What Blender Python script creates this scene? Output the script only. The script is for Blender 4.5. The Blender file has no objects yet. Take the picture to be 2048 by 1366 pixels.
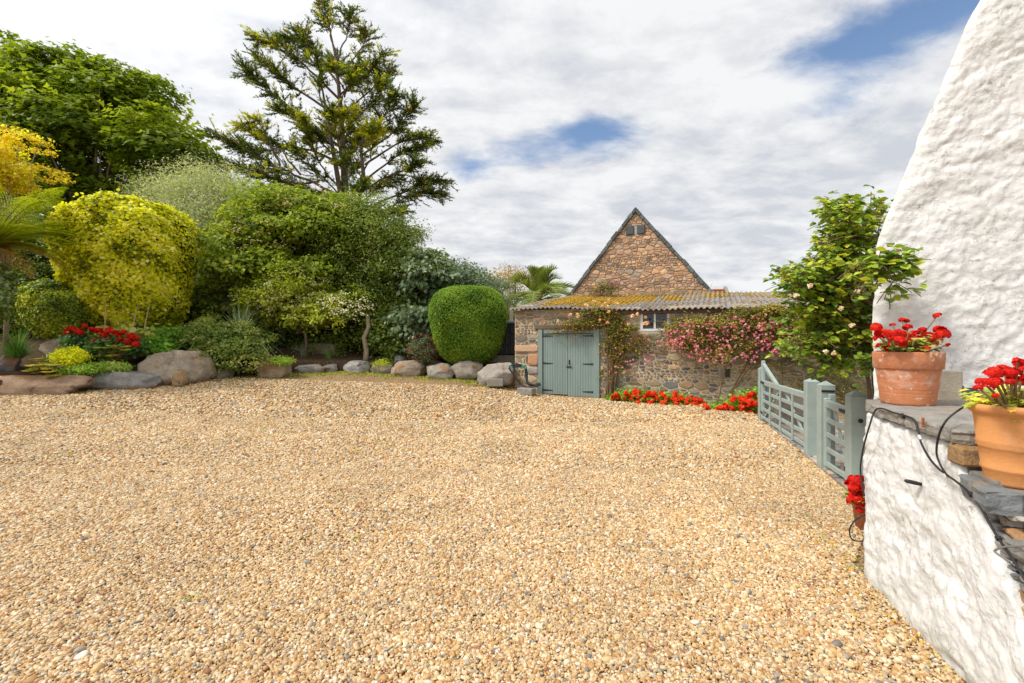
import bpy, math, random
import numpy as np
from mathutils import Vector, Matrix, noise as mnoise

random.seed(7); rng = np.random.default_rng(11)
sc = bpy.context.scene; col = sc.collection
EYE = 1.68; F = 910.0

# ------------------------------------------------------------------ camera
cam = bpy.data.cameras.new('camera'); camo = bpy.data.objects.new('camera', cam); col.objects.link(camo)
camo.location = (0, 0, EYE); camo.rotation_euler = (math.radians(90), 0, 0)
cam.sensor_width = 36; cam.lens = 36 * F / 2048; cam.clip_start = 0.05; cam.clip_end = 3000
sc.camera = camo
sc.view_settings.view_transform = 'Standard'; sc.view_settings.look = 'None'
sc.view_settings.gamma = 1; sc.view_settings.use_curve_mapping = False
sc.view_settings.exposure = 1.0
sc.render.engine = 'CYCLES'
sc.cycles.max_bounces = 8; sc.cycles.transparent_max_bounces = 4

# ------------------------------------------------------------------ sun and sky
SUN_EL = math.radians(50); SUN_DIR = Vector((-0.93, -0.34, 0)).normalized() * math.cos(SUN_EL) + Vector((0, 0, math.sin(SUN_EL)))
sl = bpy.data.lights.new('sun', 'SUN'); sl.energy = 1.75; sl.angle = math.radians(12); sl.color = (1, .95, .86)
so = bpy.data.objects.new('sun', sl); col.objects.link(so)
so.rotation_euler = SUN_DIR.to_track_quat('Z', 'Y').to_euler()

w = bpy.data.worlds.new('World'); sc.world = w; w.use_nodes = True
nt = w.node_tree; nt.nodes.clear()
def N(nt, t, **k):
    n = nt.nodes.new(t)
    for a, b in k.items():
        if a == 'ins':
            for i, v in b.items(): n.inputs[i].default_value = v
        else: setattr(n, a, b)
    return n
def L(nt, a, b): nt.links.new(a, b)
def math_(nt, op, a, b=None, c=None):
    n = nt.nodes.new('ShaderNodeMath'); n.operation = op
    for i, v in enumerate((a, b, c)):
        if v is None: continue
        if isinstance(v, (int, float)): n.inputs[i].default_value = v
        else: nt.links.new(v, n.inputs[i])
    return n.outputs[0]
def ramp(nt, fac, stops, interp='LINEAR'):
    r = nt.nodes.new('ShaderNodeValToRGB'); r.color_ramp.interpolation = interp
    cr = r.color_ramp
    while len(cr.elements) > 1: cr.elements.remove(cr.elements[-1])
    cr.elements[0].position = stops[0][0]; cr.elements[0].color = (*stops[0][1], 1)
    for p, c in stops[1:]:
        e = cr.elements.new(p); e.color = (*c, 1)
    nt.links.new(fac, r.inputs[0]); return r.outputs[0]
def mixc(nt, fac, a, b, mode='MIX'):
    m = nt.nodes.new('ShaderNodeMix'); m.data_type = 'RGBA'; m.blend_type = mode
    for i, v in ((0, fac), (6, a), (7, b)):
        if isinstance(v, (int, float)): m.inputs[i].default_value = v
        elif isinstance(v, tuple): m.inputs[i].default_value = (*v[:3], 1)
        else: nt.links.new(v, m.inputs[i])
    return m.outputs[2]

sky = N(nt, 'ShaderNodeTexSky', sky_type='NISHITA', sun_disc=False, sun_elevation=SUN_EL,
        sun_rotation=math.atan2(SUN_DIR.x, SUN_DIR.y), air_density=1.0, dust_density=0.6, ozone_density=2.0)
tc = N(nt, 'ShaderNodeTexCoord'); sep = N(nt, 'ShaderNodeSeparateXYZ'); L(nt, tc.outputs['Generated'], sep.inputs[0])
zz = math_(nt, 'ADD', math_(nt, 'MAXIMUM', sep.outputs[2], 0.0), 0.22)
px_ = math_(nt, 'DIVIDE', sep.outputs[0], zz); py_ = math_(nt, 'DIVIDE', sep.outputs[1], zz)
cmb = N(nt, 'ShaderNodeCombineXYZ'); L(nt, px_, cmb.inputs[0]); L(nt, py_, cmb.inputs[1])
def sn(scale, detail, rough, off, dist=0.0, sx=1.0):
    mp = N(nt, 'ShaderNodeMapping'); mp.inputs['Location'].default_value = off; mp.inputs['Scale'].default_value = (sx, 1, 1)
    L(nt, cmb.outputs[0], mp.inputs[0])
    n = N(nt, 'ShaderNodeTexNoise'); n.inputs['Scale'].default_value = scale; n.inputs['Detail'].default_value = detail
    n.inputs['Roughness'].default_value = rough; n.inputs['Distortion'].default_value = dist
    L(nt, mp.outputs[0], n.inputs['Vector']); return n.outputs[0]
n1 = sn(1.3, 7, .56, (3.1, 1.7, 0), .3, .8)
n2 = sn(3.6, 8, .6, (7.0, 2.0, 4.0), .35, .75)
n3 = sn(8.0, 6, .6, (1.0, 9.0, 2.0), .2, .7)
# thin places of the cloud sheet, given as directions in the sky
def dpx(x, y):
    v = Vector(((x - 1024) / F, 1, (683 - y) / F)).normalized(); return v
patch = None
for (x, y, rx, amp) in [(1110, 280, .11, .145), (950, 318, .08, .12), (1030, 300, .06, .08), (1720, 90, .10, .20), (1665, 205, .06, .18), (1840, 20, .10, .18),
                        (845, 430, .06, .10), (1600, 130, .06, .18), (1180, 262, .05, .16), (930, 350, .05, .15), (1560, 290, .07, .10), (1240, 272, .08, .14)]:
    d = dpx(x, y)
    vm = N(nt, 'ShaderNodeVectorMath', operation='SUBTRACT'); L(nt, tc.outputs['Generated'], vm.inputs[0]); vm.inputs[1].default_value = d
    vs = N(nt, 'ShaderNodeVectorMath', operation='MULTIPLY'); L(nt, vm.outputs[0], vs.inputs[0]); vs.inputs[1].default_value = (.75, .75, 1.9)
    vl = N(nt, 'ShaderNodeVectorMath', operation='LENGTH'); L(nt, vs.outputs[0], vl.inputs[0])
    g = math_(nt, 'MULTIPLY', math_(nt, 'EXPONENT', math_(nt, 'MULTIPLY', math_(nt, 'POWER', math_(nt, 'DIVIDE', vl.outputs[1], rx), 2.0), -1.0)), amp)
    patch = g if patch is None else math_(nt, 'ADD', patch, g)
cover = math_(nt, 'ADD', math_(nt, 'MULTIPLY', n1, .45), math_(nt, 'ADD', math_(nt, 'MULTIPLY', n2, .42), math_(nt, 'MULTIPLY', n3, .2)))
cover = math_(nt, 'SUBTRACT', math_(nt, 'ADD', cover, .20), patch)
cmask = N(nt, 'ShaderNodeMapRange', interpolation_type='SMOOTHSTEP'); L(nt, cover, cmask.inputs[0])
cmask.inputs[1].default_value = .40; cmask.inputs[2].default_value = .64
# cloud brightness: thick grey undersides and bright thin parts, brighter round the sun
shade = math_(nt, 'ADD', math_(nt, 'MULTIPLY', n3, .35), math_(nt, 'ADD', math_(nt, 'MULTIPLY', n2, .45), math_(nt, 'MULTIPLY', n1, .2)))
ccol = ramp(nt, shade, [(.41, (3.5, 3.64, 3.95)), (.48, (4.25, 4.33, 4.5)), (.56, (5.0, 5.05, 5.1))])
vd = N(nt, 'ShaderNodeVectorMath', operation='DOT_PRODUCT'); L(nt, tc.outputs['Generated'], vd.inputs[0]); vd.inputs[1].default_value = SUN_DIR
glow = math_(nt, 'MULTIPLY', math_(nt, 'POWER', math_(nt, 'MAXIMUM', vd.outputs['Value'], 0), 2.6), 1.0)
ccol = mixc(nt, 1.0, ccol, math_(nt, 'ADD', glow, .92), 'MULTIPLY')
cmul = N(nt, 'ShaderNodeVectorMath', operation='SCALE'); L(nt, sky.outputs[0], cmul.inputs[0]); cmul.inputs['Scale'].default_value = .85
skyc = mixc(nt, cmask.outputs[0], cmul.outputs[0], ccol)
bg = N(nt, 'ShaderNodeBackground'); bg.inputs[1].default_value = 0.1; L(nt, skyc, bg.inputs[0])
wo = N(nt, 'ShaderNodeOutputWorld'); L(nt, bg.outputs[0], wo.inputs[0])

# ------------------------------------------------------------------ helpers
def P(px, py, D): return Vector(((px - 1024) / F * D, D, EYE + (683 - py) / F * D))
def XD(px, D): return (px - 1024) / F * D
def tag(o, label=None, cat=None, group=None, kind=None):
    if label: o['label'] = label
    if cat: o['category'] = cat
    if group: o['group'] = group
    if kind: o['kind'] = kind
    return o
def thing(name, label, cat, loc=(0, 0, 0), group=None):
    o = bpy.data.objects.new(name, None); o.empty_display_size = .1; col.objects.link(o); o.location = loc
    return tag(o, label, cat, group)
def mesh_np(name, V, Fc, mat, parent=None, tint=None, smooth=False, kind=None, mats=None, midx=None):
    """V Nx3 world coordinates; Fc list of faces or int array (all same size)."""
    V = np.asarray(V, dtype=np.float32).reshape(-1, 3).copy()
    if parent is not None: V -= np.array(wloc(parent), dtype=np.float32)
    me = bpy.data.meshes.new(name)
    if isinstance(Fc, np.ndarray):
        n, k = Fc.shape
        me.vertices.add(len(V)); me.vertices.foreach_set('co', V.ravel())
        me.loops.add(n * k); me.loops.foreach_set('vertex_index', Fc.astype(np.int32).ravel())
        me.polygons.add(n); me.polygons.foreach_set('loop_start', (np.arange(n) * k).astype(np.int32))
        try: me.polygons.foreach_set('loop_total', np.full(n, k, dtype=np.int32))
        except Exception: pass
        me.update(calc_edges=True)
    else:
        me.from_pydata(V.tolist(), [], Fc); me.update()
    if smooth: me.polygons.foreach_set('use_smooth', np.ones(len(me.polygons), dtype=bool))
    for m in (mats or [mat]): me.materials.append(m)
    if midx is not None: me.polygons.foreach_set('material_index', np.asarray(midx, dtype=np.int32))
    if tint is not None:
        t = np.asarray(tint, dtype=np.float32)
        if t.ndim == 1: t = np.tile(t, (len(V), 1))
        a = me.color_attributes.new('tint', 'FLOAT_COLOR', 'POINT')
        a.data.foreach_set('color', np.concatenate([t, np.ones((len(V), 1), np.float32)], 1).ravel())
    o = bpy.data.objects.new(name, me); col.objects.link(o)
    if parent is not None: o.parent = parent
    if kind: o['kind'] = kind
    return o
def wloc(o):
    v = Vector(o.location)
    while o.parent: o = o.parent; v = v + Vector(o.location)
    return v
class MB:
    def __init__(s): s.v = []; s.f = []; s.t = []
    def add(s, vs, fs, t=None):
        b = len(s.v); s.v += [tuple(v) for v in vs]; s.f += [[i + b for i in f] for f in fs]
        s.t += [t or (.5, .5, .5)] * len(vs)
    def box(s, c, h, ax=None, bev=0.0, t=None):
        """c centre, h half sizes, ax three axis vectors; a chamfered box when bev>0"""
        ax = ax or (Vector((1, 0, 0)), Vector((0, 1, 0)), Vector((0, 0, 1))); c = Vector(c)
        if bev <= 0:
            vs = [c + ax[0] * (h[0] * i) + ax[1] * (h[1] * j) + ax[2] * (h[2] * k) for i in (-1, 1) for j in (-1, 1) for k in (-1, 1)]
            s.add(vs, [[0, 1, 3, 2], [4, 6, 7, 5], [0, 4, 5, 1], [2, 3, 7, 6], [0, 2, 6, 4], [1, 5, 7, 3]], t); return
        vs = []; idx = {}
        for i in (-1, 1):
            for j in (-1, 1):
                for k in (-1, 1):
                    for a in range(3):
                        e = [h[q] - (0 if q == a else bev) for q in range(3)]
                        idx[(i, j, k, a)] = len(vs)
                        vs.append(c + ax[0] * (e[0] * i) + ax[1] * (e[1] * j) + ax[2] * (e[2] * k))
        fs = []
        S = (-1, 1)
        for a in range(3):
            b_, c_ = [(1, 2), (2, 0), (0, 1)][a]
            for sgn in S:
                q = []
                for (u, v) in ((-1, -1), (1, -1), (1, 1), (-1, 1)):
                    k = [0, 0, 0]; k[a] = sgn; k[b_] = u; k[c_] = v; q.append(idx[(*k, a)])
                fs.append(q if sgn > 0 else q[::-1])
        for a in range(3):
            b_, c_ = [(1, 2), (2, 0), (0, 1)][a]
            for u in S:
                for v in S:
                    k0 = [0] * 3; k1 = [0] * 3; k0[a] = -1; k1[a] = 1
                    for k in (k0, k1): k[b_] = u; k[c_] = v
                    fs.append([idx[(*k0, b_)], idx[(*k1, b_)], idx[(*k1, c_)], idx[(*k0, c_)]])
        for i in S:
            for j in S:
                for k in S: fs.append([idx[(i, j, k, 0)], idx[(i, j, k, 1)], idx[(i, j, k, 2)]])
        s.add(vs, fs, t)
    def tube(s, pts, rad, n=6, t=None, cap=True):
        pts = [Vector(p) for p in pts]; m = len(pts)
        if m < 2: return
        if isinstance(rad, (int, float)): rad = [rad] * m
        vs = []; prev = None
        for i, p in enumerate(pts):
            d = (pts[min(i + 1, m - 1)] - pts[max(i - 1, 0)])
            d = d.normalized() if d.length > 1e-9 else Vector((0, 0, 1))
            if prev is None:
                a = d.orthogonal().normalized()
            else:
                a = prev - d * prev.dot(d)
                a = a.normalized() if a.length > 1e-6 else d.orthogonal().normalized()
            prev = a; b = d.cross(a)
            for k in range(n):
                an = 2 * math.pi * k / n
                vs.append(p + (a * math.cos(an) + b * math.sin(an)) * rad[i])
        fs = [[i * n + k, i * n + (k + 1) % n, (i + 1) * n + (k + 1) % n, (i + 1) * n + k] for i in range(m - 1) for k in range(n)]
        if cap: fs += [list(range(n))[::-1], [(m - 1) * n + k for k in range(n)]]
        s.add(vs, fs, t)
    def lathe(s, c, prof, n=32, t=None):
        c = Vector(c); vs = []; fs = []
        for r, z in prof:
            for k in range(n):
                a = 2 * math.pi * k / n; vs.append(c + Vector((r * math.cos(a), r * math.sin(a), z)))
        for i in range(len(prof) - 1):
            for k in range(n): fs.append([i * n + k, i * n + (k + 1) % n, (i + 1) * n + (k + 1) % n, (i + 1) * n + k])
        s.add(vs, fs, t)
    def build(s, name, mat, parent=None, smooth=False, kind=None, tint=True):
        return mesh_np(name, np.array(s.v), s.f, mat, parent, tint=np.array(s.t) if tint else None, smooth=smooth, kind=kind)

# ------------------------------------------------------------------ materials
def mat(name): 
    m = bpy.data.materials.new(name); m.use_nodes = True; n = m.node_tree; n.nodes.clear()
    o = N(n, 'ShaderNodeOutputMaterial'); return m, n, o
def noise_(n, scale, detail=5, rough=.6, dist=0, vec=None, stretch=None):
    t = N(n, 'ShaderNodeTexCoord'); v = vec or t.outputs['Object']
    if stretch:
        mp = N(n, 'ShaderNodeMapping'); mp.inputs['Scale'].default_value = stretch; L(n, v, mp.inputs[0]); v = mp.outputs[0]
    q = N(n, 'ShaderNodeTexNoise'); q.inputs['Scale'].default_value = scale; q.inputs['Detail'].default_value = detail
    q.inputs['Roughness'].default_value = rough; q.inputs['Distortion'].default_value = dist; L(n, v, q.inputs['Vector']); return q.outputs[0]
def worldpos(n):
    g = N(n, 'ShaderNodeNewGeometry'); return g.outputs['Position']
def surf(name, base, rough=.7, var=.25, vscale=6, bump=0.0, bscale=40, use_tint=False, spec=.3, metal=0, stains=None, stretch=None, speck=None):
    m, n, o = mat(name); p = N(n, 'ShaderNodeBsdfPrincipled'); p.inputs['Roughness'].default_value = rough
    p.inputs['Specular IOR Level'].default_value = spec; p.inputs['Metallic'].default_value = metal
    wp = worldpos(n)
    if use_tint:
        a = N(n, 'ShaderNodeAttribute'); a.attribute_name = 'tint'; c = a.outputs['Color']
    else:
        r_ = N(n, 'ShaderNodeRGB'); r_.outputs[0].default_value = (*base, 1); c = r_.outputs[0]
    nz = noise_(n, vscale, 6, .65, .2, wp, stretch)
    f = math_(n, 'ADD', math_(n, 'MULTIPLY', math_(n, 'SUBTRACT', nz, .5), var * 4), 1.0)
    c = mixc(n, 1.0, c, f, 'MULTIPLY')
    if speck:
        sp = noise_(n, speck[0], 3, .7, 0, wp); k = ramp(n, sp, [(speck[1], (0, 0, 0)), (min(.99, speck[1] + .08), (1, 1, 1))])
        c = mixc(n, k, c, speck[2])
    for st in (stains or []):
        sp = noise_(n, st[0], 6, .65, .4, wp); k = ramp(n, sp, [(st[1], (0, 0, 0)), (st[1] + st[3], (1, 1, 1))])
        c = mixc(n, math_(n, 'MULTIPLY', k, st[4] if len(st) > 4 else 1.0), c, st[2])
    L(n, c, p.inputs['Base Color'])
    if bump:
        b = N(n, 'ShaderNodeBump'); b.inputs['Strength'].default_value = min(1, bump); b.inputs['Distance'].default_value = .02
        L(n, noise_(n, bscale, 7, .65, 0, wp, stretch), b.inputs['Height']); L(n, b.outputs[0], p.inputs['Normal'])
    L(n, p.outputs[0], o.inputs[0]); return m
def leafmat(name, trans=.45, rough=.45, spec=.22):
    m, n, o = mat(name); a = N(n, 'ShaderNodeAttribute'); a.attribute_name = 'tint'
    p = N(n, 'ShaderNodeBsdfPrincipled'); p.inputs['Roughness'].default_value = rough; p.inputs['Specular IOR Level'].default_value = spec
    L(n, a.outputs['Color'], p.inputs['Base Color'])
    t = N(n, 'ShaderNodeBsdfTranslucent'); tcol = mixc(n, 1.0, a.outputs['Color'], (1.6, 1.5, .7), 'MULTIPLY'); L(n, tcol, t.inputs[0])
    x = N(n, 'ShaderNodeMixShader'); x.inputs[0].default_value = trans
    L(n, p.outputs[0], x.inputs[1]); L(n, t.outputs[0], x.inputs[2]); L(n, x.outputs[0], o.inputs[0]); return m
M_leaf = leafmat('leaf_matte'); M_gloss = leafmat('leaf_glossy', .3, .42, .35); M_petal = leafmat('petal', .3, .6, .2)
M_bark = surf('bark', (.16, .12, .09), .9, .35, 14, .8, 60, spec=.1)
M_barkp = surf('bark_pale', (.34, .28, .2), .9, .3, 20, .8, 60, spec=.1)
M_barko = surf('bark_cinnamon', (.36, .15, .05), .85, .35, 18, .7, 60, spec=.1)
M_twig = surf('twig', (.17, .11, .06), .9, .2, 20, 0, spec=.1)
M_straw = surf('dry_stem', (.42, .33, .2), .9, .3, 20, 0, spec=.1)
M_soil = surf('garden_soil', (.085, .055, .035), 1, .4, 9, 1, 30, spec=.05, speck=(60, .62, (.2, .13, .08)))
M_stone = surf('wall_stone', (.4, .3, .2), .9, .28, 14, .8, 70, use_tint=True, spec=.15, stains=[(5, .6, (.10, .085, .06), .12, .6)])
M_stone2 = surf('gable_stone', (.4, .3, .2), .9, .22, 12, .8, 60, use_tint=True, spec=.15, stains=[(3.2, .60, (.16, .13, .10), .12, .5)])
M_mortar = surf('mortar', (.52, .44, .33), 1, .25, 12, .8, 80, spec=.1)
M_mortar2 = surf('gable_mortar', (.38, .28, .20), 1, .25, 12, .8, 80, spec=.1)
M_boul = surf('boulder_stone', (.3, .27, .23), .9, .34, 4.5, 1, 38, use_tint=True, spec=.15, speck=(55, .56, (.13, .12, .11)),
              stains=[(1.6, .57, (.40, .20, .08), .05, .8), (1.7, .62, (.46, .44, .40), .10, .8), (3, .60, (.14, .13, .12), .04, .7)])
M_slate = surf('slate', (.09, .095, .1), .7, .3, 10, .7, 50, spec=.3, use_tint=True)
M_paint = surf('sage_paint', (.20, .262, .243), .55, .10, 5, .12, 30, spec=.35, stretch=(1, 1, .2), stains=[(14, .69, (.5, .52, .48), .05, .4)])
M_paintg = surf('gate_paint', (.30, .36, .335), .55, .12, 6, .12, 30, spec=.35, stains=[(30, .68, (.16, .17, .14), .05, .5)])
M_iron = surf('black_iron', (.016, .016, .017), .5, .2, 20, .2, 60, spec=.4)
M_white = surf('white_frame_paint', (.62, .62, .60), .6, .12, 14, .2, 60, stains=[(20, .62, (.35, .32, .28), .08, .6)])
M_wood = surf('weathered_wood', (.15, .10, .07), .9, .3, 10, .7, 50, stretch=(1, 1, .15))
M_woodg = surf('grey_boards', (.24, .2, .16), .9, .4, 12, .7, 50, stretch=(4, 4, .4))
M_black = surf('black_plastic', (.014, .015, .017), .4, .2, 8, .1, 30, spec=.4)
M_rubber = surf('rubber_cable', (.02, .02, .022), .5, .1, 8, 0)
M_green_pl = surf('green_fitting', (.03, .3, .18), .4, .1, 8, 0)
M_conc = surf('concrete', (.27, .25, .21), .95, .25, 8, .8, 60, stains=[(4, .58, (.10, .09, .06), .15, .7)])
M_terra = surf('terracotta_old', (.48, .185, .085), .8, .16, 9, .25, 60, stains=[(7, .52, (.62, .46, .38), .16, .6), (22, .60, (.72, .64, .56), .05, .6), (4, .58, (.22, .13, .07), .14, .5)], stretch=(1, 1, .6))
M_terra2 = surf('terracotta_new', (.60, .27, .095), .75, .1, 7, .2, 60, stains=[(5, .62, (.66, .42, .24), .15, .5)])
M_compost = surf('compost', (.05, .035, .025), 1, .4, 30, 1, 60)
M_moss = surf('orange_lichen_moss', (.42, .23, .02), 1, .4, 16, 1, 50, use_tint=True, spec=.05)
M_redtile = surf('red_tile', (.38, .13, .07), .9, .3, 8, .4, 30)
M_greyroof = surf('grey_sheet', (.3, .29, .28), .8, .2, 8, .3, 30)
M_brick = surf('brick', (.28, .13, .09), .9, .3, 9, .5, 30)
M_metal = surf('galvanised', (.3, .3, .31), .5, .1, 10, 0, metal=.6)
M_rust = surf('rust', (.35, .11, .03), .9, .4, 30, .6, 60)

def glass():
    m, n, o = mat('window_glass'); p = N(n, 'ShaderNodeBsdfPrincipled'); p.inputs['Base Color'].default_value = (.02, .024, .026, 1)
    p.inputs['Roughness'].default_value = .08; p.inputs['Specular IOR Level'].default_value = .6
    b = N(n, 'ShaderNodeBump'); b.inputs['Strength'].default_value = .1; L(n, noise_(n, 5, 2, .5, 0, worldpos(n)), b.inputs['Height']); L(n, b.outputs[0], p.inputs['Normal'])
    L(n, p.outputs[0], o.inputs[0]); return m
M_glass = glass()

def whitewash():
    m, n, o = mat('limewash'); p = N(n, 'ShaderNodeBsdfPrincipled'); p.inputs['Roughness'].default_value = .85; p.inputs['Specular IOR Level'].default_value = .25
    wp = worldpos(n)
    c = mixc(n, math_(n, 'MULTIPLY', ramp(n, noise_(n, 3.2, 7, .62, .3, wp), [(.42, (0, 0, 0)), (.75, (1, 1, 1))]), .55), (.68, .68, .672), (.54, .53, .50))
    # fine grime flecks
    fl = ramp(n, noise_(n, 26, 8, .72, .6, wp), [(.54, (0, 0, 0)), (.64, (1, 1, 1))])
    area = ramp(n, noise_(n, 3.4, 5, .6, 0, wp), [(.46, (0, 0, 0)), (.60, (1, 1, 1))])
    c = mixc(n, math_(n, 'MULTIPLY', math_(n, 'MULTIPLY', fl, area), .75), c, (.27, .22, .15))
    fl2 = ramp(n, noise_(n, 75, 3, .6, 0, wp), [(.70, (0, 0, 0)), (.75, (1, 1, 1))])
    c = mixc(n, math_(n, 'MULTIPLY', fl2, .5), c, (.16, .13, .1))
    # damp green-brown splash zone above the ground and old drips
    sz_ = N(n, 'ShaderNodeSeparateXYZ'); L(n, wp, sz_.inputs[0]); lowz = math_(n, 'SUBTRACT', .62, math_(n, 'ADD', math_(n, 'MULTIPLY', sz_.outputs[2], 1.6), math_(n, 'MULTIPLY', noise_(n, 7, 6, .7, .2, wp), .5)))
    c = mixc(n, math_(n, 'MULTIPLY', ramp(n, lowz, [(.0, (0, 0, 0)), (.4, (1, 1, 1))]), .45), c, (.36, .33, .24))
    drip = ramp(n, noise_(n, 9, 5, .6, 0, wp, (1, 1, .12)), [(.60, (0, 0, 0)), (.72, (1, 1, 1))]); c = mixc(n, math_(n, 'MULTIPLY', drip, .22), c, (.40, .38, .33))
    L(n, c, p.inputs['Base Color'])
    chip = ramp(n, noise_(n, 5, 9, .62, .15, wp), [(.48, (0, 0, 0)), (.52, (1, 1, 1))]); chip2 = ramp(n, noise_(n, 14, 8, .62, .1, wp), [(.55, (0, 0, 0)), (.60, (1, 1, 1))])
    h = math_(n, 'ADD', noise_(n, 9, 9, .60, .1, wp), math_(n, 'MULTIPLY', noise_(n, 70, 5, .6, 0, wp), .12))
    h = math_(n, 'ADD', h, math_(n, 'ADD', math_(n, 'MULTIPLY', chip, .16), math_(n, 'MULTIPLY', chip2, -.12)))
    b = N(n, 'ShaderNodeBump'); b.inputs['Strength'].default_value = 1; b.inputs['Distance'].default_value = .013
    L(n, h, b.inputs['Height']); L(n, b.outputs[0], p.inputs['Normal'])
    L(n, p.outputs[0], o.inputs[0]); return m
M_lime = whitewash()

PEB0 = [(0.0, (.60, .40, .20)), (.16, (.76, .62, .42)), (.30, (.55, .33, .14)), (.42, (.68, .47, .25)), (.54, (.80, .70, .54)), (.64, (.48, .27, .12)),
       (.72, (.62, .50, .34)), (.80, (.40, .37, .33)), (.85, (.72, .55, .30)), (.92, (.22, .21, .20)), (.95, (.82, .78, .70)), (.98, (.36, .17, .09))]
PEB = [(p, tuple(v * f for v, f in zip(c, (.74, .70, .625)))) for p, c in PEB0]
def pebmat():
    m, n, o = mat('pebble'); p = N(n, 'ShaderNodeBsdfPrincipled'); p.inputs['Roughness'].default_value = .6; p.inputs['Specular IOR Level'].default_value = .35
    oi = N(n, 'ShaderNodeObjectInfo'); c = ramp(n, oi.outputs['Random'], PEB, 'CONSTANT')
    nz = noise_(n, 55, 4, .6, 0, worldpos(n)); c = mixc(n, 1.0, c, math_(n, 'ADD', math_(n, 'MULTIPLY', nz, .7), .68), 'MULTIPLY')
    pt = noise_(n, .8, 5, .65, .5, worldpos(n)); c = mixc(n, 1.0, c, math_(n, 'ADD', math_(n, 'MULTIPLY', pt, .75), .64), 'MULTIPLY')
    L(n, c, p.inputs['Base Color']); L(n, p.outputs[0], o.inputs[0]); return m
def gravelmat():
    m, n, o = mat('gravel_ground'); p = N(n, 'ShaderNodeBsdfPrincipled'); p.inputs['Roughness'].default_value = .85; p.inputs['Specular IOR Level'].default_value = .2
    wp = worldpos(n)
    v = N(n, 'ShaderNodeTexVoronoi'); v.inputs['Scale'].default_value = 55; L(n, wp, v.inputs['Vector'])
    sp = N(n, 'ShaderNodeSeparateColor'); L(n, v.outputs['Color'], sp.inputs[0])
    c = ramp(n, sp.outputs[0], PEB, 'CONSTANT')
    edge = ramp(n, v.outputs['Distance'], [(.30, (1, 1, 1)), (.62, (.50, .42, .34))])
    c = mixc(n, 1.0, c, edge, 'MULTIPLY')
    big = noise_(n, .55, 5, .6, .3, wp); c = mixc(n, 1.0, c, math_(n, 'ADD', math_(n, 'MULTIPLY', big, .6), .70), 'MULTIPLY')
    dirt = ramp(n, noise_(n, 1.6, 6, .7, .3, wp), [(.60, (0, 0, 0)), (.74, (1, 1, 1))])
    c = mixc(n, math_(n, 'MULTIPLY', dirt, .35), c, (.22, .16, .10))
    L(n, c, p.inputs['Base Color'])
    b = N(n, 'ShaderNodeBump'); b.inputs['Strength'].default_value = .8; b.inputs['Distance'].default_value = .02; b.invert = True
    L(n, v.outputs['Distance'], b.inputs['Height']); L(n, b.outputs[0], p.inputs['Normal'])
    L(n, p.outputs[0], o.inputs[0]); return m
M_peb = pebmat(); M_grav = gravelmat()

def roofmat():
    m, n, o = mat('fibre_cement'); p = N(n, 'ShaderNodeBsdfPrincipled'); p.inputs['Roughness'].default_value = .95; p.inputs['Specular IOR Level'].default_value = .1
    wp = worldpos(n)
    c = mixc(n, ramp(n, noise_(n, 14, 6, .7, .2, wp), [(.35, (0, 0, 0)), (.65, (1, 1, 1))]), (.13, .10, .085), (.36, .335, .31))
    li = ramp(n, noise_(n, 30, 5, .7, 0, wp), [(.60, (0, 0, 0)), (.68, (1, 1, 1))]); c = mixc(n, math_(n, 'MULTIPLY', li, .6), c, (.10, .06, .035))
    at_ = N(n, 'ShaderNodeAttribute'); at_.attribute_name = 'tint'; sc_ = N(n, 'ShaderNodeSeparateColor'); L(n, at_.outputs['Color'], sc_.inputs[0])
    mm_ = math_(n, 'ADD', math_(n, 'MULTIPLY', math_(n, 'SUBTRACT', noise_(n, 7, 8, .75, .3, wp), .5), 1.8), sc_.outputs[0])
    mk = ramp(n, mm_, [(.46, (0, 0, 0)), (.6, (1, 1, 1))]); mc_ = mixc(n, ramp(n, noise_(n, 5, 6, .7, 0, wp), [(.42, (0, 0, 0)), (.6, (1, 1, 1))]), (.30, .165, .03), (.44, .30, .06))
    c = mixc(n, mk, c, mc_)
    L(n, c, p.inputs['Base Color'])
    b = N(n, 'ShaderNodeBump'); b.inputs['Strength'].default_value = .6; b.inputs['Distance'].default_value = .01
    L(n, noise_(n, 60, 5, .6, 0, wp), b.inputs['Height']); L(n, b.outputs[0], p.inputs['Normal']); L(n, p.outputs[0], o.inputs[0]); return m
M_roof = roofmat()

# ------------------------------------------------------------------ ground heights
line_px = [(-160, 9.6, 800), (-60, 10.6, 795), (70, 11.5, 790), (225, 12.2, 779), (335, 13, 768), (430, 14, 755), (530, 14.6, 753), (615, 15.5, 746),
           (710, 16, 743), (815, 15.8, 749), (870, 15.5, 755), (933, 15.3, 757), (990, 14.7, 768)]
lineX = [XD(a, d) for a, d, y in line_px] + [.1]; lineY = [d for a, d, y in line_px] + [14.85]
ctrl = [(XD(a, d), d, EYE - (y - 683) / F * d) for a, d, y in line_px]
ctrl += [(.1, 14.8, .17), (.93, 14.4, .03), (2.6, 13.6, 0), (5, 12.4, 0), (8, 11, 0), (0, 1, 0), (3, 2, 0), (-3, 2, 0), (0, 5, 0), (4, 5, 0), (-5, 5, .02), (5, 9, 0),
         (0, 9, 0), (-6, 9, .10), (-10, 6, .14), (-3, 12, .16), (0, 12, .03), (-7, 2, .02), (-12, 2, .1), (8, 6, 0), (8, 1, 0), (9, 15, .1)]
C = np.array(ctrl)
def _tps(r2): return np.where(r2 > 1e-9, .5 * r2 * np.log(np.maximum(r2, 1e-9)), 0)
n_ = len(C); d2 = ((C[:, None, :2] - C[None, :, :2]) ** 2).sum(-1); A = np.zeros((n_ + 3, n_ + 3)); A[:n_, :n_] = _tps(d2) + np.eye(n_) * .6
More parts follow.
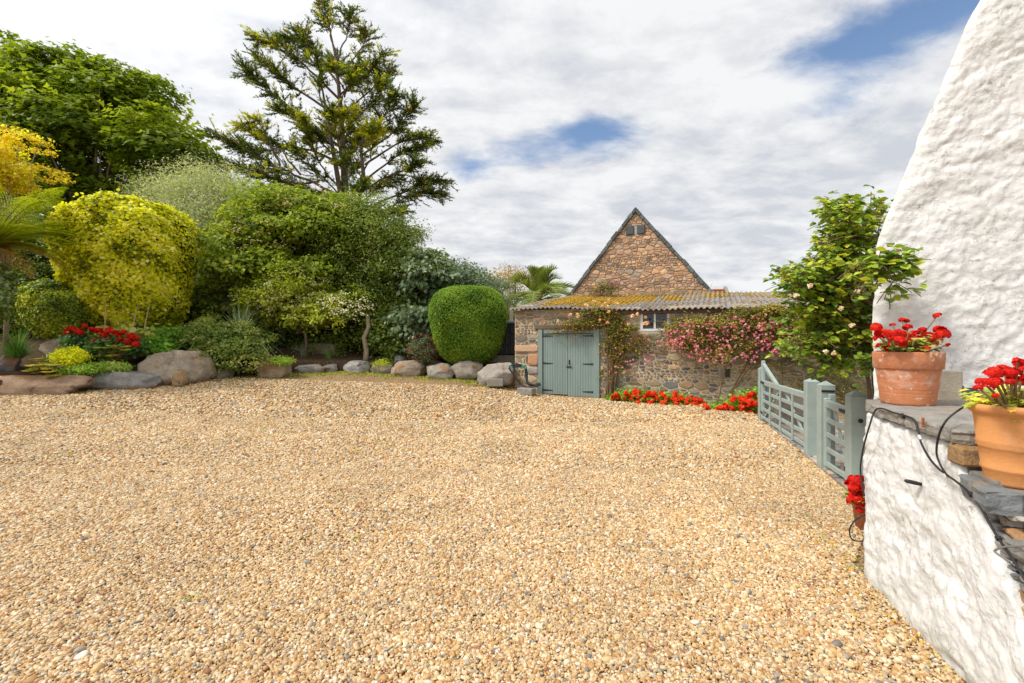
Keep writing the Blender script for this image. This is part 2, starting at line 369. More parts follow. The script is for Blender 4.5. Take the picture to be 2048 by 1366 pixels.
A[:n_, n_] = 1; A[:n_, n_ + 1:] = C[:, :2]; A[n_:, :n_] = A[:n_, n_:].T
W = np.linalg.solve(A, np.concatenate([C[:, 2], np.zeros(3)]))
def gz(x, y):
    x = np.clip(np.asarray(x, float), -14, 9); y = np.clip(np.asarray(y, float), 0, 16.5); sh = np.broadcast(x, y).shape
    xx = np.broadcast_to(x, sh).ravel(); yy = np.broadcast_to(y, sh).ravel()
    r = (xx[:, None] - C[None, :, 0]) ** 2 + (yy[:, None] - C[None, :, 1]) ** 2
    z = _tps(r) @ W[:n_] + W[n_] + W[n_ + 1] * xx + W[n_ + 2] * yy
    return np.clip(z, -.03, .75).reshape(sh)
def g1(x, y): return float(gz(x, y))
def yline(x): return np.interp(x, lineX, lineY)
def soilz(x, y):
    x = np.asarray(x, float); t = np.clip(np.asarray(y, float) - yline(x), 0, 5)
    return gz(x, yline(x)) + .34 + .2 * t
def s1(x, y): return float(soilz(x, y))
def bed(px, D): # ground height under a garden plant
    return s1(XD(px, D), D)

def grid(xs, ys, zf, name, m, kind='structure', parent=None):
    X, Y = np.meshgrid(xs, ys); Z = zf(X, Y); nx, ny = len(xs), len(ys)
    i = np.arange((nx - 1) * (ny - 1)); r, c = i // (nx - 1), i % (nx - 1); a = r * nx + c
    Fq = np.stack([a, a + 1, a + nx + 1, a + nx], 1)
    return mesh_np(name, np.stack([X, Y, Z], -1).reshape(-1, 3), Fq, m, parent, smooth=True, kind=kind)
xs = np.concatenate([[-900, -300, -100, -40, -25], np.arange(-16, 10.1, .25), [14, 25, 60, 200, 900]])
ys = np.concatenate([[-900, -200, -50, -15, -6], np.arange(-3, 18.1, .25), [22, 30, 60, 150, 400, 1500]])
gnd = grid(xs, ys, gz, 'gravel_drive', M_grav)
tag(gnd, 'golden gravel driveway filling the yard')

# raised garden soil behind the boulders
us = np.concatenate([np.linspace(-40, lineX[0], 8)[:-1], np.linspace(lineX[0], -.2, 90)])
ts = np.array([-.02, 0, .1, .3, .6, 1, 1.5, 2, 3, 4, 5, 8, 14, 30])
V = []; 
for j, t in enumerate(ts):
    for x in us:
        y = float(yline(x)) + .30 + t
        z = g1(x, y) - .2 if j == 0 else s1(x, y) + (0.05 * mnoise.noise(Vector((x * 1.7, y * 1.7, 0))) if j > 1 else -.05)
        V.append((x, y, z))
nx = len(us); ii = np.arange((nx - 1) * (len(ts) - 1)); r, c = ii // (nx - 1), ii % (nx - 1); a = r * nx + c
soil = mesh_np('garden_soil', V, np.stack([a, a + 1, a + nx + 1, a + nx], 1), M_soil, smooth=True, kind='structure')

# ------------------------------------------------------------------ gravel pebbles (instanced by geometry nodes)
def stairX(D, z=0): return 1.58 + (.29 + .04 * z / 1.2) * D
def pebble_points():
    out = []
    for (d0, d1, dens, r0) in [(1.0, 3.6, 13000, .0071), (3.6, 6, 9000, .0083), (6, 9.5, 3300, .0118), (9.5, 14, 800, .018)]:
        area = (d1 - d0) * 2.6 * (d0 + d1) / 2; nn = int(area * dens)
        y = np.sqrt(rng.uniform(d0 ** 2, d1 ** 2, nn)); x = rng.uniform(-1.32, 1.28, nn) * y
        k = (y < yline(x) - .05) & ~((y < 3.45) & (x > stairX(y) - .01)) & ~((y >= 3.45) & (y < 4.6) & (x > 2.6 + (y - 3.45) * .9))
        gx = 3.81 + (y - 5.15) * .3385; k &= ~((y > 4.4) & (x > gx - .05))     # the paving starts at the gate line
        k &= ~(y > 14.4 - .445 * x)
        x, y = x[k], y[k]; th = np.sin(x * 1.1 + 2 * np.sin(y * .45 + 1)) * np.sin(y * .9 + x * .3 + 1.5); k = rng.random(len(x)) > np.clip(th, 0, 1) * .38; x, y = x[k], y[k]
        s = r0 * np.exp(rng.normal(0, .32, len(x)))
        out.append(np.stack([x, y, s], 1))
    return np.concatenate(out)
pp = pebble_points(); npb = len(pp)
zz_ = np.concatenate([gz(pp[i:i + 40000, 0], pp[i:i + 40000, 1]) for i in range(0, npb, 40000)])
und = .010 * (np.sin(pp[:, 0] * 5.1 + 1.3 * np.sin(pp[:, 1] * 3)) * np.sin(pp[:, 1] * 4.3 + pp[:, 0]))
pv = np.stack([pp[:, 0], pp[:, 1], zz_ + pp[:, 2] * .35 + rng.uniform(0, .009, npb) + und * .4 + .003], 1)
gm = bpy.data.meshes.new('gravel'); gm.vertices.add(npb); gm.vertices.foreach_set('co', pv.astype(np.float32).ravel())
def vattr(me, name, typ, arr, key='vector'):
    a = me.attributes.new(name, typ, 'POINT'); a.data.foreach_set(key, arr.astype(np.float32).ravel() if key != 'value' else arr)
vattr(gm, 'rot', 'FLOAT_VECTOR', np.stack([rng.normal(0, .38, npb), rng.normal(0, .38, npb), rng.uniform(0, 6.28, npb)], 1))
s_ = pp[:, 2:3] * np.stack([rng.uniform(.9, 1.45, npb), rng.uniform(.75, 1.05, npb), rng.uniform(.5, .85, npb)], 1)
vattr(gm, 'scl', 'FLOAT_VECTOR', s_)
a_ = gm.attributes.new('idx', 'INT', 'POINT'); a_.data.foreach_set('value', rng.integers(0, 6, npb).astype(np.int32))
gro = bpy.data.objects.new('gravel', gm); col.objects.link(gro)
tag(gro, 'loose golden, cream and grey pebbles covering the drive', 'gravel', kind='stuff')
def pebble_mesh(k):
    import bmesh
    bm = bmesh.new(); bmesh.ops.create_icosphere(bm, subdivisions=2, radius=1)
    for v in bm.verts:
        p = v.co.copy(); q = p * 1.1 + Vector((k * 7.3, k, 0))
        v.co = p * (1 + .28 * mnoise.noise(q)) ; 
        if k % 2: v.co = Vector([math.copysign(abs(c) ** .8, c) for c in v.co])
    me = bpy.data.meshes.new('pebble'); bm.to_mesh(me); bm.free(); me.materials.append(M_peb)
    me.polygons.foreach_set('use_smooth', np.ones(len(me.polygons), dtype=bool)); return bpy.data.objects.new('pebble', me)
ng = bpy.data.node_groups.new('pebbles', 'GeometryNodeTree')
ng.interface.new_socket('Geometry', in_out='INPUT', socket_type='NodeSocketGeometry'); ng.interface.new_socket('Geometry', in_out='OUTPUT', socket_type='NodeSocketGeometry')
gi = ng.nodes.new('NodeGroupInput'); go = ng.nodes.new('NodeGroupOutput'); iop = ng.nodes.new('GeometryNodeInstanceOnPoints'); jn = ng.nodes.new('GeometryNodeJoinGeometry')
for k in range(6):
    oi = ng.nodes.new('GeometryNodeObjectInfo'); oi.inputs['Object'].default_value = pebble_mesh(k); oi.inputs['As Instance'].default_value = True
    ng.links.new(oi.outputs['Geometry'], jn.inputs[0])
def na(name, t):
    n = ng.nodes.new('GeometryNodeInputNamedAttribute'); n.data_type = t; n.inputs['Name'].default_value = name; return n.outputs['Attribute']
ng.links.new(gi.outputs[0], iop.inputs['Points']); ng.links.new(jn.outputs[0], iop.inputs['Instance'])
iop.inputs['Pick Instance'].default_value = True
ng.links.new(na('idx', 'INT'), iop.inputs['Instance Index'])
e2r = ng.nodes.new('FunctionNodeEulerToRotation'); ng.links.new(na('rot', 'FLOAT_VECTOR'), e2r.inputs[0]); ng.links.new(e2r.outputs[0], iop.inputs['Rotation'])
ng.links.new(na('scl', 'FLOAT_VECTOR'), iop.inputs['Scale']); ng.links.new(iop.outputs[0], go.inputs[0])
gro.modifiers.new('pebbles', 'NODES').node_group = ng

# ------------------------------------------------------------------ rubble masonry
def clip(poly, a, b, c):   # keep a*x+b*y<=c
    out = []
    for i in range(len(poly)):
        p, q = poly[i], poly[(i + 1) % len(poly)]
        dp = a * p[0] + b * p[1] - c; dq = a * q[0] + b * q[1] - c
        if dp <= 0: out.append(p)
        if (dp < 0 < dq) or (dq < 0 < dp):
            t = dp / (dp - dq); out.append((p[0] + (q[0] - p[0]) * t, p[1] + (q[1] - p[1]) * t))
    return out
def area2(p): return sum(p[i][0] * p[(i + 1) % len(p)][1] - p[(i + 1) % len(p)][0] * p[i][1] for i in range(len(p))) / 2
def cells(poly, holes, rmin, rmax, asp, seed, rows=None):
    R = random.Random(seed); xs_ = [p[0] for p in poly]; ys_ = [p[1] for p in poly]
    x0, x1, y0, y1 = min(xs_), max(xs_), min(ys_), max(ys_); pts = []
    tries = int((x1 - x0) * (y1 - y0) / (rmin * rmin) * 14)
    y = y0 - .03
    while y < y1 + .02:
        h = R.uniform(rmin * 1.15, rmax * 1.35) if R.random() < .75 else rmin * 1.1; x = x0 + R.uniform(-.1, .1); 
        while x < x1:
            w_ = h * R.uniform(.9, 2.7) * asp / 1.5; xx, yy = x + w_ / 2, y + h / 2 + R.uniform(-.24, .24) * h + .03 * math.sin(x * 1.7)
            parts_ = [(xx, yy, h * .5)]
            if h > rmin * 1.7 and R.random() < .5: parts_ = [(xx, yy - h * .27, h * .27), (xx + R.uniform(-.03, .03), yy + h * .25, h * .25)]
            for q in parts_:
                if not any(hh[0] < q[0] < hh[2] and hh[1] < q[1] < hh[3] for hh in holes) and inside(poly, q[0], q[1]): pts.append(q)
            x += w_
        y += h
    out = []
    for i, (x, y, rr) in enumerate(pts):
        c = [(px, py) for px, py in poly]
        nb = sorted((((q[0] - x) / asp) ** 2 + (q[1] - y) ** 2, j) for j, q in enumerate(pts) if j != i)[:22]
        for dd, j in nb:
            qx, qy, qr = pts[j]
            # power diagram half plane in the squeezed space
            ax_, ay_ = (qx - x) / asp, qy - y
            cc = (dd + rr * rr - qr * qr) / 2
            c = clip(c, ax_ / asp, ay_, cc + ax_ * x / asp + ay_ * y)
            if len(c) < 3: break
        if len(c) < 3: continue
        for h in holes:
            if min(p[0] for p in c) < h[2] and max(p[0] for p in c) > h[0] and min(p[1] for p in c) < h[3] and max(p[1] for p in c) > h[1]:
                ds = [(h[0] - x, 0), (x - h[2], 1), (h[1] - y, 2), (y - h[3], 3)]
                k = max(ds)[1]
                c = clip(c, *[(1, 0, h[0]), (-1, 0, -h[2]), (0, 1, h[1]), (0, -1, -h[3])][k])
        if len(c) >= 3 and area2(c) > rmin * rmin * .5: out.append(c)
    return out
def inside(poly, x, y):
    n = len(poly); r = False
    for i in range(n):
        (xa, ya), (xb, yb) = poly[i], poly[(i + 1) % n]
        if (ya > y) != (yb > y) and x < (xb - xa) * (y - ya) / (yb - ya) + xa: r = not r
    return r
def inset(c, g):
    n = len(c); out = list(c)
    for i in range(n):
        p, q = c[i], c[(i + 1) % n]; ex, ey = q[0] - p[0], q[1] - p[1]; l = math.hypot(ex, ey)
        if l < 1e-6: continue
        nx_, ny_ = ey / l, -ex / l      # outward for ccw
        out = clip(out, nx_, ny_, nx_ * p[0] + ny_ * p[1] - g)
        if len(out) < 3: return []
    return out
def chaikin(c, k=.15):
    out = []
    for i in range(len(c)):
        p, q = c[i], c[(i + 1) % len(c)]
        out += [(p[0] + (q[0] - p[0]) * k, p[1] + (q[1] - p[1]) * k), (p[0] + (q[0] - p[0]) * (1 - k), p[1] + (q[1] - p[1]) * (1 - k))]
    return out
def merge_close(c, d):
    out = []
    for p in c:
        if not out or math.hypot(p[0] - out[-1][0], p[1] - out[-1][1]) > d: out.append(p)
    while len(out) > 3 and math.hypot(out[0][0] - out[-1][0], out[0][1] - out[-1][1]) <= d: out.pop()
    return out
def stone_mesh(mb, c, fmap, gap, proud, tint, R):
    c = merge_close(c, .02); c = inset(c, gap)
    if len(c) < 3: return False
    c = merge_close(c, .012)
    if len(c) < 3: return False
    c = chaikin(c); cx = sum(p[0] for p in c) / len(c); cy = sum(p[1] for p in c) / len(c); n = len(c)
    c = [(p[0] + R.uniform(-.006, .006), p[1] + R.uniform(-.006, .006)) for p in c]
    def sc_(k): return [(cx + (p[0] - cx) * k, cy + (p[1] - cy) * k) for p in c]
    tx, ty = R.uniform(-.06, .06), R.uniform(-.06, .06)
    rings = [(1.0, -.03), (1.0, proud * .45), (.93, proud * .85), (.72, proud)]
    vs = []
    for k, d in rings:
        for p in sc_(k):
            dd = d + ((p[0] - cx) * tx + (p[1] - cy) * ty if d > 0 else 0) + (R.uniform(-.004, .004) if k < 1 else 0)
            vs.append(fmap(p[0], p[1], dd))
    vs.append(fmap(cx, cy, proud * 1.05 + R.uniform(-.006, .008)))
    fs = []
    for k in range(3):
        for i in range(n): fs.append([k * n + i, k * n + (i + 1) % n, (k + 1) * n + (i + 1) % n, (k + 1) * n + i])
    for i in range(n): fs.append([3 * n + i, 3 * n + (i + 1) % n, 4 * n])
    mb.add(vs, fs, tint); return True
def masonry(parent, cl, fmap, pal, gap, proud, m, seed, limit=300, name='stone'):
    R = random.Random(seed); cl = sorted(cl, key=lambda c: -area2(c)); rest = MB(); k = 0
    for c in cl:
        t = R.choice(pal); f = R.uniform(.85, 1.5); t = tuple(min(.9, v * f) for v in t)
        mb = MB() if k < limit else rest
        if stone_mesh(mb, c, fmap, gap, proud * R.uniform(.6, 1.3), t, R) and k < limit:
            mb.build(name, m, parent); k += 1
    if rest.v: rest.build(name, m, parent, kind='stuff')

# ------------------------------------------------------------------ the shed
YAW = math.radians(24); U = Vector((math.cos(YAW), -math.sin(YAW), 0)); NW = Vector((-math.sin(YAW), -math.cos(YAW), 0)); UP = Vector((0, 0, 1))
O0 = Vector((0.0, 14.81, 0))
def wuv(px, py):
    r = (px - 1024) / F; X = r * 14.81 / (1 + .4452 * r); D = 14.81 - .4452 * X
    return X / math.cos(YAW), EYE + (683 - py) / F * D
def WM(u, v, d=0): return O0 + U * u + UP * v + NW * d
shed = thing('stone_shed', 'low stone shed under a mossy corrugated roof with sage green double doors', 'shed', WM(4.5, 0, -2))
u0 = wuv(1030, 700)[0]; UEND = 10.2
def eave(u): return 2.74 - .022 * u + .02 * math.sin(u * 1.3)
dl, dt = wuv(1078, 657); dr, _ = wuv(1200, 657); dt = 2.06
wl, wb = wuv(1281, 663); wr, wt = wuv(1339, 622)
sl_, sb = wuv(1441, 757); sr_, st_ = wuv(1463, 737)
# mortar core with openings (front face split in bands)
core = MB()
def cbox(ua, ub, va, vb, da=-.45, db=0.0):
    core.box(WM((ua + ub) / 2, (va + vb) / 2, (da + db) / 2), ((ub - ua) / 2, (db - da) / 2, (vb - va) / 2), (U, NW, UP))
cbox(u0, dl, -.3, 2.68); cbox(dl, dr, dt + .1, 2.68); cbox(dr, wl, -.3, 2.68); cbox(wl, wr, -.3, wb); cbox(wr, sl_, -.3, 2.68)
cbox(sl_, sr_, -.3, sb); cbox(sl_, sr_, st_, 2.60); cbox(sr_, UEND, -.3, 2.68)
cbox(u0, u0 + .45, -.3, 2.9, -4.0, -.45); cbox(UEND - .45, UEND, -.3, 2.9, -4.0, -.45); cbox(u0, UEND, -.3, 3.1, -4.3, -4.0)
cbox(dl, dr, -.3, dt + .1, -.6, -.42); cbox(wl, wr, wb, 2.6, -.6, -.42); cbox(sl_, sr_, sb, st_, -.6, -.42)
core.build('wall', M_mortar, shed)
PAL_SH = [(.38, .25, .12), (.30, .22, .13), (.36, .27, .16), (.25, .19, .125), (.22, .175, .13), (.33, .20, .11), (.16, .135, .11), (.30, .265, .20), (.38, .31, .2), (.25, .22, .17), (.13, .125, .12), (.38, .25, .15), (.31, .245, .16), (.27, .24, .18)]
polyS = [(u0, -.1), (UEND, -.1), (UEND, 2.5), (u0, 2.68)]
q1 = (*wuv(1030, 704), *wuv(1078, 690)); q2 = (*wuv(1056, 731), *wuv(1078, 707)); q3 = (*wuv(1054, 748), *wuv(1078, 733))
holes = [(dl, -1, dr, dt + .12), (wl - .02, wb - .02, wr + .02, 9), (sl_, sb, sr_, st_), q1, q2, q3]
cl = cells(polyS, holes, .062, .205, 1.5, 12); print('shed stones', len(cl))
masonry(shed, cl, WM, PAL_SH, .018, .032, M_stone, 3, 292)
R5 = random.Random(9)
for q, t in ((q1, (.50, .33, .21)), (q2, (.46, .25, .14)), (q3, (.36, .33, .29))):
    mb = MB(); stone_mesh(mb, [(q[0], q[1]), (q[2], q[1]), (q[2], q[3]), (q[0], q[3])], WM, .008, .07, t, R5); mb.build('quoin', M_stone, shed)
# timber plate and lintels
mb = MB(); mb.box(WM((dr + UEND) / 2 + .3, 2.53, .04), ((UEND - dr) / 2 - .1, .05, .055), (U, NW, UP), .01); mb.build('wall_plate', M_wood, shed)
a, b = wuv(1071, 655); c_, _ = wuv(1205, 655)
mb = MB(); mb.box(WM((a + c_) / 2, dt + .07, .03), ((c_ - a) / 2, .07, .06), (U, NW, UP), .01); mb.build('lintel', M_wood, shed)
# door frame and doors
fr = MB(); fw = .12
fl, ftop = dl + .0, dt
fr.box(WM(dl + .07, dt / 2 - .03, .035), (.07, .05, dt / 2 + .03), (U, NW, UP), .006)
fr.box(WM(dr - .09, dt / 2 - .08, .035), (.09, .05, dt / 2 + .08), (U, NW, UP), .006)
fr.box(WM((dl + dr) / 2, dt - .065, .03), ((dr - dl) / 2 - .18, .05, .065), (U, NW, UP), .006)
fr.build('door_frame', M_paint, shed)
ix0, ix1 = dl + .145, dr - .185; mid = (ix0 + ix1) / 2; zt = dt - .14
for s in (0, 1):
    a0, a1 = (ix0, mid - .004) if s == 0 else (mid + .004, ix1)
    zb = .035 if s == 0 else .0
    dbk = MB(); dbk.box(WM((a0 + a1) / 2, (zt + zb) / 2, 0.0), ((a1 - a0) / 2, .012, (zt - zb) / 2), (U, NW, UP)); door = dbk.build('door', M_paint, shed)
    npk = 10; pw = (a1 - a0) / npk; pm = MB(); pm.box(Vector((0, 0, 0)), (pw / 2 - .0015, .012, (zt - zb) / 2 - .003), (U, NW, UP), .005)
    pme = None
    for k in range(npk):
        c0 = WM(a0 + pw * (k + .5), (zt + zb) / 2, .026)
        if pme is None:
            ob = pm.build('plank', M_paint); pme = ob
        else: ob = pme.copy(); col.objects.link(ob)
        ob.parent = door; ob.location = c0 - wloc(door)
    for zf in (1.85, 1.0, .16):
        hm = MB(); edge = a0 if s == 0 else a1; sg = 1 if s == 0 else -1
        hm.box(WM(edge - sg * .015, zf, .05), (.018, .012, .07), (U, NW, UP), .004)
        # tapering strap
        L_ = .33 if s == 0 else .34
        vs = [WM(edge, zf - .025, .042), WM(edge, zf + .025, .042), WM(edge + sg * L_, zf + .008, .042), WM(edge + sg * L_, zf - .008, .042)]
        vs += [v + NW * .01 for v in vs]
        hm.add(vs, [[0, 1, 2, 3], [7, 6, 5, 4], [0, 4, 5, 1], [1, 5, 6, 2], [2, 6, 7, 3], [3, 7, 4, 0]])
        hm.build('hinge', M_iron, door)
    if s == 1:
        lm = MB(); lm.box(WM(a0 + .05, 1.04, .047), (.013, .01, .07), (U, NW, UP), .003); lm.box(WM(a0 + .05, 1.10, .05), (.022, .012, .014), (U, NW, UP), .003)
        lm.tube([WM(a0 + .05, 1.08, .06), WM(a0 + .05, 1.05, .085), WM(a0 + .05, 1.01, .085), WM(a0 + .05, .98, .06)], .008, 6); lm.build('handle', M_iron, door)
        bm_ = MB(); bm_.box(WM(a0 + .04, .905, .048), (.075, .01, .018), (U, NW, UP), .004); bm_.tube([WM(a0 - .05, .905, .065), WM(a0 + .12, .905, .065)], .009, 6)
        bm_.tube([WM(a0 + .09, .905, .065), WM(a0 + .09, .88, .09)], .008, 6); bm_.build('bolt', M_iron, door)
# window
wf = MB(); t_ = .035
for (ua, ub, va, vb) in [(wl, wl + .07, wb, wt), (wr - .07, wr, wb, wt), (wl + .07, wr - .07, wb, wb + .075), ((wl + wr) / 2 - .03, (wl + wr) / 2 + .03, wb + .075, wt)]:
    wf.box(WM((ua + ub) / 2, (va + vb) / 2, -.03), ((ub - ua) / 2 - .001, .04, (vb - va) / 2), (U, NW, UP), .006)
win = wf.build('window', M_white, shed)
for (ua, ub) in [(wl + .07, (wl + wr) / 2 - .03), ((wl + wr) / 2 + .03, wr - .07)]:
    g = MB(); g.box(WM((ua + ub) / 2, (wb + .075 + wt) / 2, -.04), ((ub - ua) / 2, .004, (wt - wb - .075) / 2), (U, NW, UP)); g.build('pane', M_glass, win)
sw = MB()
sw.box(WM(sl_ + .055, (sb + st_) / 2, -.01), (.055, .05, (st_ - sb) / 2), (U, NW, UP), .004); sw.box(WM(sr_ - .02, (sb + st_) / 2, -.05), (.02, .05, (st_ - sb) / 2), (U, NW, UP), .004)
sw.box(WM((sl_ + .11 + sr_ - .04) / 2, sb + .02, -.05), ((sr_ - sl_ - .15) / 2, .05, .02), (U, NW, UP), .004)
sw2 = sw.build('window', M_woodg, shed)
g = MB(); g.box(WM((sl_ + sr_) / 2 + .03, (sb + st_) / 2 + .02, -.09), ((sr_ - sl_) / 2 - .07, .004, (st_ - sb) / 2 - .02), (U, NW, UP)); g.build('pane', M_glass, sw2)
# corrugated roof sheets
RW = 4.15
def roofz(u, wv, ph=None):
    z = eave(u) + .185 * wv + .02 * math.sin(u * .9 + wv * .7)
    z += -.16 * max(0, 1 - (u + .3) / 1.1) * (wv / RW)
    return z
per = .146; ns = 7
def mossf(u, wv):
    f = 0
    if .75 < u < 4.2: f = 1.05 - .10 * (u - 1) if wv > .35 + .15 * math.sin(u * 5) + max(0, u - 2.4) * .8 else .15
    if u <= .75: f = .3 if wv > 1.2 else .05
    if u >= 3.0 and wv > 2.3 + .5 * math.sin(u * 2.1): f = max(f, .40)
    return max(0, min(1.3, f))
for row in range(3):
    for k in range(11):
        ua = u0 - .14 + k * ns * per; ub = ua + ns * per
        w0, w1 = [(-.24, 1.2), (1.1, 2.7), (2.6, 4.05)][row]; dz = .012 * row + random.uniform(0, .01); sk = random.uniform(-.03, .03)
        vs = []; nu = ns * 8 + 1; nw = 5
        for j in range(nw):
            for i in range(nu):
                uu = ua + (ub - ua + .04) * i / (nu - 1); ww = w0 + (w1 - w0) * j / (nw - 1) + (sk if j == 0 else 0)
                z = roofz(uu, max(ww, -.2)) + .026 * math.cos(2 * math.pi * (uu) / per) + dz + (.012 if k % 2 else 0)
                vs.append(WM(uu, z, -ww))
        n0 = len(vs)
        vs += [v - Vector((0, 0, .011)) for v in vs]
        fs = [[j * nu + i, j * nu + i + 1, (j + 1) * nu + i + 1, (j + 1) * nu + i] for j in range(nw - 1) for i in range(nu - 1)]
        fs += [[n0 + q for q in f[::-1]] for f in fs]
        fs += [[i + 1, i, n0 + i, n0 + i + 1] for i in range(nu - 1)]
        tt = []
        for v in vs[:n0]:
            uu = (Vector(v) - O0).dot(U); ww = -(Vector(v) - O0).dot(NW); tt.append((mossf(uu, ww),) * 3)
        mesh_np('roof_sheet', np.array([tuple(v) for v in vs]), fs, M_roof, shed, smooth=True, tint=np.array(tt + tt))
# moss cushions on the roof
def blob_set(name, pts, rads, tints, m, parent=None, kind='stuff', flat=.45, label=None, cat=None):
    base = []; import bmesh
    bm = bmesh.new(); bmesh.ops.create_icosphere(bm, subdivisions=1, radius=1); bv = np.array([v.co[:] for v in bm.verts]); bf = np.array([[v.index for v in f.verts] for f in bm.faces]); bm.free()
    n = len(pts); nv = len(bv); V = bv[None] * (1 + rng.uniform(-.25, .25, (n, nv, 1))) * np.asarray(rads)[:, None, None]; V[:, :, 2] *= flat
    V = V + np.asarray(pts)[:, None, :]; Fb = (bf[None] + (np.arange(n) * nv)[:, None, None]).reshape(-1, 3)
    o = mesh_np(name, V.reshape(-1, 3), Fb, m, parent, tint=np.repeat(np.asarray(tints), nv, 0), smooth=True, kind=kind)
    return tag(o, label, cat) if label else o
pts = []; rads = []; tn = []
while len(pts) < 7000:
    u = random.uniform(u0 - .1, 8.6); wv = random.uniform(-.05, 4.0)
    # thick on the left half, a band along the top further right
    f = 0
    if .75 < u < 3.9: f = 1.15 - .12 * (u - 1) if wv > .35 + .15 * math.sin(u * 5) else .12
    if u <= .75: f = .25 if wv > 1.2 else .03
    if u >= 3.0:
        edge = 2.2 + .5 * math.sin(u * 2.1); f = max(f if u < 3.9 and wv > .5 + (u - 2.4) * 1.0 else 0, .95 if wv > edge else .035)
    q = mnoise.noise(Vector((u * 1.6, wv * 1.1, 3.1))) * .75 + .25 * mnoise.noise(Vector((u * 6, wv * 5, 1)))
    if random.random() < f * (.55 + q * 1.7):
        z = roofz(u, wv) + .026 * math.cos(2 * math.pi * u / per) + .02
        pts.append(tuple(WM(u, z, -wv))); rads.append(random.uniform(.015, .045) * (1.2 if q > 0 else .8))
        k = random.random() * .6 + q; tn.append((.46, .25, .03) if k > .45 else (.42, .29, .05) if k > .15 else (.26, .20, .05) if k > -.1 else (.20, .12, .05))
blob_set('moss', pts, rads, tn, M_moss, shed, flat=.4)

# ------------------------------------------------------------------ gabled stone building behind
GA = Vector((4.68, 17.25, 0)); GH = 2.77; GE = 3.36; GT = 6.75
def GM(u, v, d=0): return GA + U * u + UP * v + NW * d
gab = thing('stone_gable_building', 'tall building with pink granite gable and dark slate verges behind the shed', 'building', GM(0, 0, -4))
mb = MB()
prof = [(-GH, -.2), (GH, -.2), (GH, GE), (0, GT - .03), (-GH, GE)]
vs = [GM(u, v, 0) for u, v in prof] + [GM(u, v, -8) for u, v in prof]
mb.add(vs, [[0, 1, 2, 3, 4], [9, 8, 7, 6, 5]] + [[i, (i + 1) % 5, 5 + (i + 1) % 5, 5 + i][::-1] for i in range(5)]); mb.build('wall', M_mortar2, gab)
PAL_G = [(.42, .25, .16), (.46, .29, .18), (.38, .23, .16), (.34, .22, .16), (.48, .31, .19), (.40, .27, .2), (.30, .20, .15), (.50, .33, .2), (.22, .17, .14), (.36, .28, .22), (.45, .26, .15)]
PAL_G = [(a * .95, b * .98, c * .95) for a, b, c in PAL_G]
rs = (GT - GE) / GH
polyG = [(-GH + .1, 2.9), (GH - .1, 2.9), (GH - .1, GE + .02), (0, GT - .2), (-GH + .1, GE + .02)]
r_ = lambda px, py: ((px - 1268) / F * 17.25 / math.cos(YAW), EYE + (683 - py) / F * 17.25)
sa = r_(1252, 469); sb_ = r_(1285, 452)
cg = cells(polyG, [(sa[0], sa[1], sb_[0], sb_[1])], .055, .14, 1.4, 21); print('gable stones', len(cg))
masonry(gab, cg, GM, PAL_G, .008, .03, M_stone2, 8, 288)
mm = (sa[0] + sb_[0]) / 2
for (a, b, t) in [(sa[0], mm - .07, (.07, .08, .085)), (mm + .07, sb_[0], (.08, .085, .09))]:
    q = MB(); q.box(GM((a + b) / 2, (sa[1] + sb_[1]) / 2, .03), ((b - a) / 2 - .005, .05, (sb_[1] - sa[1]) / 2), (U, NW, UP), .015, t); q.build('slate_block', M_slate, gab)
q = MB(); q.box(GM(mm, (sa[1] + sb_[1]) / 2 + .03, 0), (.06, .02, (sb_[1] - sa[1]) / 2 + .03), (U, NW, UP), .006); q.build('vent', M_metal, gab)
# verge slates
for sg in (-1, 1):
    ln = math.hypot(GH, GT - GE); dx, dz = sg * GH / ln, -(GT - GE) / ln; s0 = 0
    A1 = U * dx + UP * dz; A2 = (U * (-dz * sg) + UP * (dx * sg)); R6 = random.Random(5 + sg)
    while s0 < ln + .05:
        l = R6.uniform(.2, .42); c0 = GM(0, GT, .0) + A1 * (s0 + l / 2) - A2 * .055
        q = MB(); q.box(c0 - NW * .12 + A2 * R6.uniform(-.01, .02), (l / 2 - .008, .22, .06 + R6.uniform(-.01, .015)), (A1, NW, A2), .015, tuple(v * k_ for k_ in (R6.uniform(.7, 1.6),) for v in (.085, .095, .095)))
        q.build('verge_slate', M_slate, gab); s0 += l
    q = MB(); q.box(GM(0, GT, -4.2) + A1 * (ln / 2 + .05), (ln / 2 + .1, 3.9, .03), (A1, NW, A2), 0, (.08, .085, .09)); q.build('roof', M_slate, gab)
q = MB(); q.box(GM(GH - .05, GE - .12, .0), (.15, .16, .16), (U, NW, UP), .03, (.09, .1, .1)); q.build('kneeler', M_slate, gab)

# distant roofs and aerial
def at(px, py, D): return P(px, py, D)
dh = thing('red_roofed_house', 'distant house with red pantile roof and pale verge right of the gable', 'house', (XD(1444, 26), 26, 0))
mb = MB(); vs = [at(1425, 600, 26), at(1457, 600, 26), at(1450, 578, 27), at(1425, 578, 27)]; vs += [v + Vector((0, 2.0, -.6)) for v in vs]
mb.add(vs, [[0, 1, 2, 3], [7, 6, 5, 4], [0, 4, 5, 1], [1, 5, 6, 2], [2, 6, 7, 3], [3, 7, 4, 0]])
mb.build('roof', M_redtile, dh)
for k in range(7):
    t = MB(); z0 = 600 - k * 3.2; t.box(at(1440, z0 - 1, 26 + k * .145), (.48 - .012 * k, .05, .035), None, .012); t.build('tile_course', M_redtile, dh)
mb = MB(); mb.tube([at(1462, 603, 25.9), at(1450, 575, 26.9)], .12, 4); mb.build('verge', M_conc, dh)
mb = MB(); mb.box((XD(1441, 27.3), 27.6, 1.9), (.55, .5, 1.9)); mb.build('wall', M_conc, dh)
